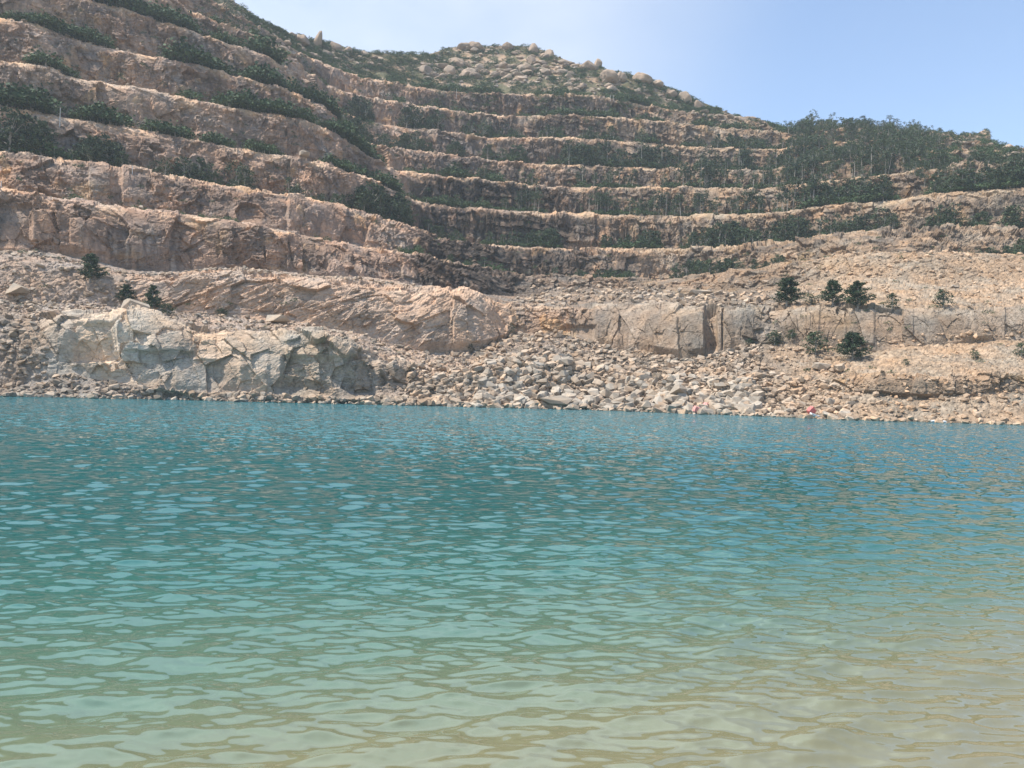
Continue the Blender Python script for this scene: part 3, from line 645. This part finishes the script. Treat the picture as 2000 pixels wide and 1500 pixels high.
def big_rock(x, y, s, k, label, bands=None, scale=(1, 1, 1), rz=0.0, rnd=False, name='boulder', rx=0.0, ry=0.0, lift=0.15):
    p = ground_at(x, y, bands); p.z += s*lift
    o = link(name, (RND_ME if rnd else ANG_ME)[k], None, p, label, 'boulder')
    o.scale = [s*q for q in scale]; o.rotation_euler = (rx, ry, rz); return o
big_rock(265, 612, 5.0, 2, 'large pale block standing on the rubble shelf above the grey outcrop', ['L3'], (0.9, 0.9, 1.1), 0.4)
big_rock(1325, 778, 5.4, 5, 'largest pale angular block in the boulder fan, lit on its left face', None, (1, 0.9, 1.05), 0.7)
big_rock(1078, 792, 6.2, 1, 'long flat-topped slab lying in the boulder fan at the water', None, (1.25, 0.8, 0.55), 0.1)
big_rock(1105, 712, 3.6, 7, 'pale block high in the middle of the boulder fan', None, (1, 1, 0.8), 1.1)
big_rock(1316, 803, 3.4, 9, 'wedge-shaped boulder at the water below the largest block', None, (0.9, 1, 1.1), 2.0)
big_rock(548, 615, 4.6, 4, 'dark-sided flat block at the foot of the brown mound', ['L3'], (1.2, 0.9, 0.6), 0.3)
big_rock(1603, 720, 3.0, 6, 'pale round-edged stone below the shrubs on the right slope', None, (1.1, 1, 0.8), 0.2)
big_rock(1365, 575, 5.0, 8, 'smooth grey tilted slab on the shelf behind the boulder fan', ['L5', 'B1'], (1.3, 1, 0.5), 0.2)
big_rock(35, 572, 4.2, 3, 'tan boulder on the bank at the left edge', ['L4', 'L3'], (1.2, 1, 0.8), 0.9)
big_rock(1868, 560, 2.2, 10, 'small ochre stone alone on the sandy slope', ['L5'], (1.2, 1, 0.8), 0.5)
big_rock(595, 308, 3.2, 11, 'pale stone perched on the lip of the third bench, left of centre', ['T3', 'B3'], (1, 1, 1), 0.5, lift=0.3)

# rounded boulders over the summit and the natural slopes
named = [ # x, y(base), width px, height px, label
 (622, 88, 23, 32, 'tall leaning finger of rock on the left skyline'),
 (590, 82, 42, 18, 'rounded slab left of the leaning finger rock'),
 (655, 92, 34, 22, 'domed boulder just right of the leaning finger rock'),
 (680, 100, 24, 18, 'small domed boulder stepping down the left skyline'),
 (712, 106, 22, 14, 'last pale boulder before the green saddle'),
 (572, 70, 26, 14, 'flat pale boulder high on the left skyline'),
 (905, 92, 36, 12, 'flat slab at the left end of the summit ridge'),
 (930, 92, 44, 16, 'broad slab on the summit ridge left of the peak'),
 (990, 90, 30, 14, 'low boulder left of the summit block'),
 (1042, 97, 28, 22, 'blocky pale boulder crowning the summit'),
 (1072, 108, 24, 18, 'grey boulder just right of the summit block'),
 (1038, 118, 20, 20, 'upright egg-shaped boulder under the summit block'),
 (888, 122, 26, 14, 'mushroom-shaped boulder above the central outcrop'),
 (1150, 130, 40, 24, 'large pinkish rounded boulder right of the summit'),
 (1168, 126, 18, 22, 'grey boulder leaning on the large pinkish one'),
 (1186, 150, 46, 22, 'long orange whaleback boulder on the right ridge'),
 (1212, 150, 26, 18, 'low end of the orange whaleback boulder'),
 (1250, 155, 54, 22, 'overhanging domed boulder with a dark underside on the right ridge'),
 (1285, 163, 26, 12, 'flat boulder at the end of the overhanging dome'),
 (1335, 192, 30, 20, 'squarish boulder on the descending right ridge'),
 (1362, 204, 30, 18, 'sloping boulder below the squarish one on the right ridge'),
 (1310, 182, 26, 14, 'pale boulder before the squarish one on the right ridge'),
 (1968, 290, 34, 18, 'big pale round boulder at the far right skyline'),
 (1972, 302, 40, 12, 'flat slab under the far right round boulder'),
 (1930, 283, 14, 9, 'small pale boulder left of the far right round one'),
 (1832, 268, 24, 8, 'pale slab at the start of the right-hand rocky ridge'),
]
for q, (x, y, wpx, hpx, lab) in enumerate(named):
    p = ground_at(x, min(y, 400)); sw = 0.82*wpx/F_PX*p.y; sh = 0.8*hpx/F_PX*p.y
    top = at(x, y - hpx, p.y)[2]
    sz = max(sh*1.6, sw*0.5)/0.86; zc = min(top, p.z + sh*(1.0 if sh > sw else 0.62)) - sz*0.42
    o = link('rounded_boulder', RND_ME[q % 9], None, (at(x, y, p.y)[0], p.y - 1, zc), lab, 'boulder')
    o.scale = (sw/1.12, sw*0.95, sz); o.rotation_euler = (0, 0.35 if q == 0 else random.uniform(-0.15, 0.15), random.uniform(-0.4, 0.4))
crestpts = []
for cx, cy, rx, ry, cnt, s0, s1 in ((920, 138, 110, 14, 60, 14, 34), (1060, 120, 60, 18, 34, 10, 26), (1040, 140, 80, 14, 26, 10, 30), (620, 95, 75, 16, 34, 8, 24), (960, 100, 60, 8, 16, 8, 22),
                                  (1180, 165, 70, 12, 18, 10, 24), (1290, 185, 60, 14, 22, 8, 22), (1390, 215, 50, 10, 16, 8, 18), (1870, 276, 50, 7, 26, 6, 16), (700, 118, 50, 14, 14, 8, 20), (1450, 240, 50, 8, 10, 6, 14)):
    for _ in range(cnt):
        crestpts.append((cx + random.uniform(-1, 1)*rx, cy + random.uniform(-1, 1)*ry, s0*0.7 + (s1-s0*0.7)*random.random()**1.7))
for x, y, s in crestpts:
    if y < np.interp(x, XS, SKY) + 3: y = np.interp(x, XS, SKY) + 5
    p = ground_at(x, y); sw = s/F_PX*p.y
    o = link('rounded_boulder', RND_ME[random.randrange(9)], None, (p.x, p.y, p.z - sw*0.04),
             'rounded weathered boulder among scrub on the upper slope, %s' % zone(x), 'boulder', 'rounded boulders on the upper slope')
    o.scale = (sw, sw*0.9, sw*random.uniform(0.45, 0.8)); o.rotation_euler = (random.uniform(-.3, .3), random.uniform(-.3, .3), random.uniform(0, 6.28))

# ------------------------------------------------------------------ plants
def blade(rg, c_, size, n_):
    """n small leaf faces (triangles) scattered about a centre"""
    c_ = np.asarray(c_); P = c_ + rg.normal(0, 1, (n_, 3))*size*np.array([1, 1, 0.75])
    a = rg.normal(0, 1, (n_, 3)); a /= np.linalg.norm(a, axis=1)[:, None]
    b_ = np.cross(a, rg.normal(0, 1, (n_, 3))); b_ /= np.linalg.norm(b_, axis=1)[:, None] + 1e-6
    return P, a, b_
def foliage(rg, clumps, leaf, per, flat=1.0):
    Vs = []; Cs = []
    for (cx, cy, cz, cs) in clumps:
        P, a, b_ = blade(rg, (cx, cy, cz), cs, per); a[:, 2] *= flat
        l = leaf*rg.uniform(0.6, 1.3, (per, 1))
        Vs.append(np.stack([P - a*l, P + a*l, P + b_*l*0.75, P - b_*l*0.75], 1))
        v = np.clip(rg.uniform(0.0, 0.75) + rg.normal(0, 0.08, (per,)), 0, 1)
        Cs.append(np.repeat(v, 4))
    V = np.concatenate(Vs).reshape(-1, 3); C_ = np.concatenate(Cs)
    q = np.arange(len(V)).reshape(-1, 4); Fc = np.concatenate([q[:, [0, 2, 1]], q[:, [0, 1, 3]]])
    return V.astype(np.float32), Fc.astype(np.int32), C_
def tube(P0, P1, r0, r1, k=5):
    P0 = np.array(P0, float); P1 = np.array(P1, float); d = P1-P0; d /= np.linalg.norm(d)+1e-9
    u = np.cross(d, [0.3, 0.9, 0.1]); u /= np.linalg.norm(u); v = np.cross(d, u)
    a = np.arange(k)*2*math.pi/k; ring = np.cos(a)[:, None]*u + np.sin(a)[:, None]*v
    V = np.concatenate([P0+ring*r0, P1+ring*r1]); F_ = []
    for i in range(k):
        j = (i+1) % k; F_ += [[i, j, k+j], [i, k+j, k+i]]
    return V, np.array(F_)
def join(parts):
    V = []; F_ = []; n_ = 0
    for v, f in parts: V.append(v); F_.append(f+n_); n_ += len(v)
    return np.concatenate(V), np.concatenate(F_)
def plant(seed, kind, detail=1):
    """unit-height plant -> (wood V,F), (leaf V,F,C)"""
    rg = np.random.default_rng(seed); wood = []; cl = []
    if kind == 'slender':            # a tall thin tree, bare stem, small ragged crown
        lean = rg.normal(0, 0.04, 2); top = np.array([lean[0], lean[1], 0.96])
        wood.append(tube((0, 0, -0.05), top*0.55, 0.013, 0.010)); wood.append(tube(top*0.55, top, 0.010, 0.003))
        nb = 9*detail
        for i in range(nb):
            z = rg.uniform(0.42, 0.98); a = rg.uniform(0, 6.28); r = (0.06 + 0.13*math.sin(math.pi*min(1, (z-0.35)/0.68)))*rg.uniform(0.5, 1.2)
            b0 = top*z; b1 = b0 + np.array([math.cos(a)*r, math.sin(a)*r, 0.05])
            if i % 2 == 0: wood.append(tube(b0, b1, 0.005, 0.002, 3))
            cl.append((*b1, 0.042)); cl.append((*(b0*0.4+b1*0.6), 0.035))
        leaf, per = 0.023, 15
    elif kind == 'bushy':            # broad dense crown nearly to the ground
        wood.append(tube((0, 0, -0.05), (rg.normal(0, .03), rg.normal(0, .03), 0.7), 0.03, 0.008))
        for i in range(30*detail):
            z = rg.uniform(0.08, 0.95); a = rg.uniform(0, 6.28); rmax = 0.40*math.sin(math.pi*(0.12+0.83*z)**0.8)**0.7
            r = rmax*math.sqrt(rg.random())
            cl.append((math.cos(a)*r, math.sin(a)*r, z, 0.05))
            if i % 4 == 0: wood.append(tube((0, 0, z*0.5), (math.cos(a)*r, math.sin(a)*r, z), 0.012, 0.003, 3))
        leaf, per = 0.032, 14
    elif kind == 'conifer':          # irregular pine-like bush with upswept tiers
        wood.append(tube((0, 0, -0.05), (rg.normal(0, .02), rg.normal(0, .02), 0.5), 0.03, 0.016, 6)); wood.append(tube((0, 0, 0.5), (0, 0, 0.98), 0.016, 0.004))
        nb = 34*detail
        for i in range(nb):
            z = 0.05 + 0.9*(i+rg.random())/nb; a = rg.uniform(0, 6.28); L_ = (0.46*(1-z)**0.75+0.04)*rg.uniform(0.55, 1.15)
            b1 = np.array([math.cos(a)*L_, math.sin(a)*L_, z + L_*0.45]); wood.append(tube((0, 0, z), b1, 0.009, 0.003, 3))
            for f in (0.45, 0.7, 0.95): cl.append((b1[0]*f, b1[1]*f, z+(b1[2]-z)*f, 0.022+0.018*(1-z)))
        leaf, per = 0.024, 20
    else:                            # low scrub mound, wider than tall
        for i in range(16*detail):
            a = rg.uniform(0, 6.28); r = 0.75*math.sqrt(rg.random()); z = 0.75*(1-(r/0.85)**2)*rg.uniform(0.3, 1.1)+0.1
            cl.append((math.cos(a)*r, math.sin(a)*r, z, 0.11))
        wood.append(tube((0, 0, -0.1), (0, 0, 0.5), 0.03, 0.01, 4))
        leaf, per = 0.075, 9
    W = join(wood); L_ = foliage(rg, cl, leaf, per)
    return W, L_
KINDS = {k: [plant(100*j + s, k) for s in range(6)] for j, k in enumerate(('slender', 'bushy', 'conifer', 'scrub'))}
def combined(k, s, name, lm):
    (wv, wf), (lv, lf_, lc) = KINDS[k][s]
    V = np.concatenate([wv, lv]); F_ = np.concatenate([wf, lf_+len(wv)])
    return V, F_, np.concatenate([np.zeros(len(wv)), lc]), np.concatenate([np.zeros(len(wf), int), np.ones(len(lf_), int)])
COMB = {k: [combined(k, s, k, None) for s in range(6)] for k in KINDS}
NAMEK = {'slender': 'slender_tree', 'bushy': 'bushy_tree', 'conifer': 'pine_shrub', 'scrub': 'shrub'}
COMB_ME = {k: [make_mesh(NAMEK[k], c_[0], c_[1], [M_BARK, M_LEAF_S if k == 'scrub' else M_LEAF], False, None, c_[3], {'var': c_[2]}) for c_ in v] for k, v in COMB.items()}
ORD = ['', 'lowest', 'second', 'third', 'fourth', 'fifth', 'sixth', 'seventh', 'eighth']
trees = []; scrubs = []
PATCH = np.stack([sstep(0.34, 0.62, fbm(np.stack([np.arange(3800)/38.0, np.full(3800, q*5.3), np.zeros(3800)], -1), 400, 3)) for q in range(10)], -1)
def strip(nm, xa, xb, n_, kinds, h0, h1, place, ta=0.05, tb=0.95):
    for _ in range(n_):
        p, j, i = pick(nm, xa, xb, ta, tb); k = random.choice(kinds); h = random.uniform(h0, h1)
        if SURF[j, i, 2] < 0.3: continue
        g_ = PATCH[int(np.clip(XS[i], -900, 2890)) + 900, (int(nm[1]) if nm[1].isdigit() else 9)]
        if g_ < (0.24 if XS[i] < 760 else 0.10): continue
        h *= 0.75 + 0.60*g_ if nm[0] == 'T' else 1
        (scrubs if k == 'scrub' else trees).append((h/p.y, p, k, h, place, XS[i]))
S_, BU, SL = ['scrub'], ['bushy', 'bushy', 'conifer'], ['slender']
def bench(k, segs):
    pl = 'on the %s bench' % ORD[k]
    for xa, xb, dens, typ, h0, h1 in segs:
        wpx = xb - xa
        if typ == 'low': strip('T%d' % k, xa, xb, int(1.3*dens*wpx/4), S_, h0*1.2, h1*(1.25 if xb < 760 else 1.15), pl)
        elif typ == 'bush': strip('T%d' % k, xa, xb, int(1.35*dens*wpx/9), BU, h0, h1, pl); strip('T%d' % k, xa, xb, int(dens*wpx/6), S_, 1.0, 2.0, pl)
        elif typ == 'slim': strip('T%d' % k, xa, xb, int(dens*wpx/5), SL, h0, h1, pl); strip('T%d' % k, xa, xb, int(dens*wpx/5), S_, 0.9, 2.0, pl)
bench(1, [(120,180,.5,'low',.6,1.2),(240,460,.35,'low',.5,1.2),(440,470,1,'low',1,1.8),(540,580,.6,'low',.8,1.5),(610,650,1,'low',1.,2),(780,1000,1.3,'low',1.2,2.6),(790,980,.8,'bush',2,4.5),(1000,1300,.8,'low',.8,2),(1060,1300,.7,'bush',1.5,4),(1290,1450,1.5,'bush',2.5,6),(1450,1530,1,'bush',2,4),(1900,2000,1,'bush',2,4.5),(1540,1900,.2,'low',.5,1.2)])
bench(2, [(-60,85,1.4,'bush',4,8.5),(85,150,.8,'low',1,2.4),(150,250,1.7,'bush',4,7.5),(250,285,.3,'low',1,2),(285,335,1.4,'bush',3,5.5),(335,400,.8,'bush',2,6),(400,475,1.2,'bush',3,7),(475,565,1.6,'bush',3.5,7),(565,700,.9,'bush',2,4.5),(700,860,2.0,'bush',4,9),(860,1330,1.2,'bush',2,6),(860,1330,1.5,'low',1.2,2.6),(1010,1090,1.5,'bush',3,6),(1330,1450,2.0,'bush',4,8),(1450,1640,1.1,'bush',4,8),(1450,2040,.35,'slim',5,9),(1640,2040,1.1,'bush',3,7),(1450,2040,1.4,'low',1.2,2.6)])
bench(3, [(-60,110,1.6,'low',2,4),(130,260,1.6,'low',1.8,4),(260,500,1.3,'low',1.5,3),(500,620,.8,'low',1.2,2.4),(620,800,1.6,'low',2,3.6),(620,790,.8,'bush',2,4),(800,980,1.3,'low',1.3,2.6),(860,960,.7,'bush',2,4),(980,1520,1.15,'slim',3.5,9.5),(980,1520,.9,'low',1.2,2.2),(1480,1620,1.2,'slim',5,9.5),(1570,2040,2.2,'bush',3.5,7.5),(1570,2040,2,'low',1.5,3)])
bench(4, [(40,140,1.2,'low',1.5,3),(280,520,2.0,'low',2,4.2),(280,500,.7,'bush',2.5,4.5),(500,720,2.0,'low',2,4),(520,700,1.0,'bush',2.5,4.5),(720,980,1.4,'low',1.5,3.4),(860,980,1,'bush',2.5,5),(1000,1560,1.2,'slim',3.5,9.5),(1000,1560,1.0,'low',1.2,2.6),(1540,1760,1.2,'slim',5,9.5),(1700,2040,1.8,'bush',2.5,5)])
bench(5, [(-60,60,1.2,'low',1.2,2.4),(60,210,1.4,'low',1.2,3),(350,520,2,'low',2,4.5),(500,690,2.2,'low',2,4.5),(520,690,1.0,'bush',3,6),(640,980,1.6,'bush',3,7),(980,1560,1.5,'bush',3,7.5),(980,1560,1.2,'low',1.4,2.8),(1100,1560,.5,'slim',6,10)])
bench(6, [(180,370,2,'low',2,4.5),(370,520,1.2,'low',1.5,3.0),(500,660,2,'low',2,4.5),(640,960,1.8,'bush',3,8),(960,1560,1.2,'bush',2.5,6),(960,1560,1.4,'low',1.2,2.6)])
bench(7, [(380,500,1.2,'low',1,2.4),(500,640,.8,'low',1,2.4),(740,1000,.7,'low',1,2.4),(1000,1560,1.8,'low',1.2,3),(1010,1300,.5,'bush',2,4)])
bench(8, [(640,800,1,'low',1,2.4),(780,1250,1.6,'low',1.2,3),(1200,1540,2,'low',1.2,2.6)])
# wooded knoll on the right
for nm, n_ in (('B5', 50), ('T5', 60), ('B6', 90), ('T6', 45), ('B7', 70), ('T7', 40), ('B8', 45), ('T8', 35), ('crest', 70)):
    for xa_, xb_, hh, fr in ((1530, 1840, 5.5, 1.1), (1560, 1800, 7.0, 1.1)):
        strip(nm, xa_, xb_, int(n_*fr), ['slender', 'bushy', 'bushy', 'bushy'], 3.0, hh, 'on the wooded knoll', 0.35 if nm == 'B5' else 0, 1.0 if nm != 'crest' else 0.9)
    strip(nm, 1500, 1860, n_//2, S_, 1.2, 2.6, 'on the wooded knoll', 0, 1)
strip('B4', 1560, 1700, 12, SL, 5, 8, 'on the wooded knoll', 0.2, 1); strip('B4', 1780, 2040, 50, BU, 2.5, 5, 'below the right ridge', 0.2, 1)
# scrub over the natural upper slope
for _ in range(5600):
    p, j, i = pick('crest', 480, 1560, 0, 0.985)
    d_ = fbm(np.array([[p.x/9, p.y/9, p.z/9]]), 55, 2)[0]
    if d_ < 0.40 or (XS[i] > 1080 and XS[i] < 1400 and d_ < 0.47): continue
    scrubs.append((0.0, p, 'scrub', random.uniform(0.8, 2.3), 'on the upper slope', XS[i]))
for nm, a_, b_, n_ in (('B8', 700, 1560, 420), ('B7', 700, 1250, 60), ('B6', 560, 760, 60), ('crest', 1820, 2040, 240), ('B8', 1800, 2040, 300), ('B7', 1780, 2040, 300), ('B6', 1760, 2040, 320), ('B5', 1760, 2040, 330), ('T5', 1780, 2040, 120), ('T6', 1780, 2040, 120), ('crest', 250, 520, 260), ('B8', 350, 600, 90)):
    strip(nm, a_, b_, n_, S_, 0.9, 2.4, 'on the upper slope')
# odd tufts on the faces and screes
for k in range(2, 8): strip('B%d' % k, -40, 2040, 90, S_, 0.6, 1.4, 'on the rock face', 0, 0.7)
for nm in ('L5', 'L4', 'B1', 'L3'): strip(nm, 1480, 2040, 14, S_, 0.5, 1.0, 'on the right scree')
for nm in ('L5', 'L4', 'L3'): strip(nm, 0, 800, 7, S_, 0.5, 1.0, 'on the left rubble')
trees.sort(key=lambda r: -r[0]); scrubs.sort(key=lambda r: -r[0])
print('trees', len(trees), 'scrubs', len(scrubs), 'rocks', len(rocks))
WORD = {'slender': 'thin bare-stemmed dark tree', 'bushy': 'dense dark green bushy tree', 'conifer': 'dark pine-like bush', 'scrub': 'low dark green shrub'}
def put(lst, nobj, stuffname, stufflabel, cat, group):
    mgt = Merge()
    for n_, (ap, p, k, h, place, x) in enumerate(lst):
        s = random.randrange(6); az = random.uniform(0, 6.28); wd = random.uniform(0.85, 1.25)*(1.15 if k == 'scrub' else 1)
        if n_ < nobj:
            o = link(NAMEK[k], COMB_ME[k][s], None, p, '%s %s, %s' % (WORD[k], place, zone(x)), cat, '%s %s' % (group, place))
            o.rotation_euler = (0, 0, az); o.scale = (h*wd, h*wd, h)
        else:
            V_, F_, C_, M_ = COMB[k][s]; C2_ = (C_*0.8 + random.uniform(0, 0.35))[:, None]
            mgt.add(V_, F_, p, rot_z(az), np.array([h*wd, h*wd, h]), C2_, M_)
    link(stuffname, mgt.mesh(stuffname, [M_BARK, M_LEAF if cat == 'tree' else M_LEAF_S], var=True), label=stufflabel, cat=cat, kind='stuff')
put(trees, 300, 'woodland', 'distant small trees massed along the benches and over the knoll', 'tree', 'trees')
put(scrubs, 60, 'undergrowth', 'dark green scrub covering the benches and upper slopes', 'shrub', 'shrubs')

# lone shrubs near the water, each with its own stem and crown
DET = {k: [plant(900+100*j+s, k, 2) for s in range(3)] for j, k in enumerate(('conifer', 'bushy'))}
def lone(x, y, hpx, k, s, label, bands=None, wd=1.0):
    p = ground_at(x, y, bands); h = hpx/F_PX*p.y
    wd *= 1.25; h *= 0.88
    e = bpy.data.objects.new('pine_shrub' if k == 'conifer' else 'leafy_shrub', None); COL.objects.link(e)
    e.location = p; e['label'] = label; e['category'] = 'shrub'; e.empty_display_size = 0.2
    (wv, wf), (lv, lf_, lc) = DET[k][s]; S3 = np.array([h*wd, h*wd, h])
    link('trunk', make_mesh('trunk', wv*S3, wf, [M_BARK], True), e)
    link('crown', make_mesh('crown', lv*S3, lf_, [M_LEAF], False, attrs={'var': lc}), e)
for a in (
 (177, 548, 62, 'conifer', 0, 'dark pine bush alone on the rubble bank at the left', ['L4', 'L5'], 0.9),
 (245, 592, 44, 'conifer', 1, 'thin pine bush just left of the pale block above the grey outcrop', ['L3', 'L4'], 0.9),
 (298, 606, 58, 'conifer', 2, 'narrow dark pine bush just right of the pale block', ['L3', 'L4'], 0.7),
 (327, 614, 28, 'bushy', 0, 'small dark bush next to the narrow pine bush', ['L3'], 1.3),
 (435, 616, 18, 'bushy', 1, 'low green bush at the foot of the brown mound', ['L3'], 1.6),
 (1538, 595, 62, 'conifer', 0, 'tallest pyramid-shaped pine bush on the ledge above the right cliff', ['L5', 'L4'], 1.15),
 (1582, 594, 24, 'bushy', 1, 'low dark bush beside the tallest pine bush', ['L5', 'L4'], 1.6),
 (1625, 598, 58, 'conifer', 1, 'open-branched pine bush, second of the ledge row', ['L5', 'L4'], 0.9),
 (1675, 600, 60, 'conifer', 2, 'brownish spreading pine bush, third of the ledge row', ['L5', 'L4'], 1.1),
 (1746, 604, 34, 'bushy', 2, 'small round bush on the ledge right of the row', ['L5', 'L4'], 1.0),
 (1843, 598, 42, 'bushy', 0, 'lone spiky green bush on the sandy slope', ['L5', 'L4'], 1.0),
 (1512, 672, 34, 'bushy', 1, 'small bush at the foot of the right cliff, leftmost', ['L3', 'L4'], 1.1),
 (1545, 664, 22, 'bushy', 2, 'low bush at the foot of the right cliff', ['L3', 'L4'], 1.2),
 (1592, 690, 52, 'bushy', 0, 'dark sprawling bush on the scree below the right cliff', ['L3', 'L4'], 1.1),
 (1664, 702, 62, 'conifer', 1, 'dark pine bush on the scree at the right cliff foot', ['L3', 'L4'], 1.1),
 (1992, 695, 30, 'bushy', 2, 'green bush at the right edge below the cliff', ['L3'], 1.0),
 (1465, 676, 20, 'bushy', 1, 'tuft in the corner of the dark-jointed cliff', ['L3', 'L4'], 1.1),
 (998, 655, 26, 'bushy', 0, 'dark bush in the cleft between mound and boulder fan', None, 0.9),
 (920, 683, 20, 'bushy', 2, 'small dark bush at the foot of the brown mound', None, 1.0),
 (1362, 575, 16, 'conifer', 0, 'tiny pine on the shelf near the tilted slab', None, 0.8),
 (1905, 700, 16, 'bushy', 1, 'sparse tuft on the sandy slope at the right', None, 1.3),
 (1768, 712, 14, 'bushy', 2, 'faint tuft in the middle of the sandy slope', None, 1.3),
): lone(*a)

# ------------------------------------------------------------------ small things
def simple_mat(name, colr_, rough=0.6):
    m, t, b, o = mat(name); set_in(b, Roughness=rough)
    nn = N(t, 'ShaderNodeTexNoise'); nn.inputs['Scale'].default_value = 4; mxn = N(t, 'ShaderNodeMix', data_type='RGBA')
    mxn.inputs[6].default_value = (*colr_, 1); mxn.inputs[7].default_value = (*[q*0.7 for q in colr_], 1)
    t.links.new(nn.outputs['Fac'], mxn.inputs[0]); t.links.new(mxn.outputs[2], b.inputs['Base Color']); return m
M_RED = simple_mat('faded_red_plastic', (0.60, 0.16, 0.14)); M_PINK = simple_mat('faded_pink_plastic', (0.75, 0.32, 0.28)); M_WHITE = simple_mat('white_plastic', (0.75, 0.73, 0.7)); M_METAL = simple_mat('galvanised_post', (0.55, 0.55, 0.53))
def debris(name, x, y, L_, W_, H_, m, label, rz, ry=0.3):
    """a crumpled piece of flotsam: a bent, dented shell"""
    bm = bmesh.new(); bmesh.ops.create_cube(bm, size=1.0); bmesh.ops.subdivide_edges(bm, edges=bm.edges[:], cuts=4, use_grid_fill=True)
    rg = random.Random(int(x))
    for v in bm.verts:
        f = 1 - 0.25*abs(v.co.z); v.co.x *= f; v.co.y *= f
        v.co += Vector((rg.uniform(-.05, .05), rg.uniform(-.05, .05), rg.uniform(-.05, .05))); v.co.z += 0.3*v.co.x*v.co.x
        v.co = Vector((v.co.x*L_, v.co.y*W_, v.co.z*H_))
    me = bpy.data.meshes.new(name); bm.to_mesh(me); bm.free(); me.materials.append(m)
    p = ground_at(x, y); p.z = max(p.z, 0) + H_*0.5; p.y -= 1.2
    o = link(name, me, None, p, label, 'debris'); o.rotation_euler = (0.2, ry, rz)
debris('plastic_drum', 1357, 803, 1.1, 0.8, 0.9, M_PINK, 'faded pink plastic drum stranded at the foot of the boulder fan', 0.3)
debris('plastic_crate', 1376, 792, 0.9, 0.7, 0.6, M_PINK, 'small pinkish crate among the boulders above the pink drum', 0.9)
debris('plastic_crate', 1576, 808, 1.1, 0.8, 1.0, M_RED, 'bright red plastic crate stranded at the waterline', 0.5, 0.8)
debris('foam_float', 1584, 812, 1.5, 0.6, 0.4, M_WHITE, 'white foam float lying beside the red crate', 0.2)
debris('foam_float', 1823, 824, 2.2, 0.5, 0.25, M_WHITE, 'long white foam strip at the right waterline', 0.05, 0.02)
def post(x, y, hpx, label):
    p = ground_at(x, y); h = hpx/F_PX*p.y
    e = bpy.data.objects.new('marker_post', None); COL.objects.link(e); e.location = p; e['label'] = label; e['category'] = 'post'; e['group'] = 'thin posts on the quarry benches'
    v, f = tube((0, 0, -0.4), (0, 0, h), 0.09, 0.07, 8); link('pole', make_mesh('pole', v, f, [M_METAL]), e)
    v, f = tube((0, 0, h), (0, 0, h+0.10), 0.13, 0.06, 8); link('cap', make_mesh('cap', v, f, [M_METAL]), e)
post(893, 190, 18, 'pale post standing on the eighth bench left of centre')
post(118, 246, 34, 'tall thin pale post on the third bench at the far left')
post(3, 366, 12, 'short pale post on the lowest bench at the left edge')
post(260, 340, 16, 'pale post on the second bench at the left')
post(1190, 196, 10, 'short post on the upper terrace, left of a pair')
post(1200, 196, 10, 'short post on the upper terrace, right of a pair')

# ------------------------------------------------------------------ haze: pale air over the whole quarry
hm = bpy.data.materials.new('haze'); hm.use_nodes = True; t = hm.node_tree; t.nodes.clear()
o_ = N(t, 'ShaderNodeOutputMaterial'); pv = N(t, 'ShaderNodeVolumePrincipled'); t.links.new(pv.outputs[0], o_.inputs['Volume'])
pv.inputs['Color'].default_value = (0.80, 0.90, 1.0, 1); pv.inputs['Density'].default_value = 0.00020; pv.inputs['Anisotropy'].default_value = 0.2
bm = bmesh.new(); bmesh.ops.create_cube(bm, size=1.0)
for v in bm.verts: v.co = Vector((v.co.x*1280, 410 + v.co.y*1000, -7.5 if v.co.z < 0 else 345))
me = bpy.data.meshes.new('haze'); bm.to_mesh(me); bm.free(); me.materials.append(hm)
link('haze', me, kind='stuff')
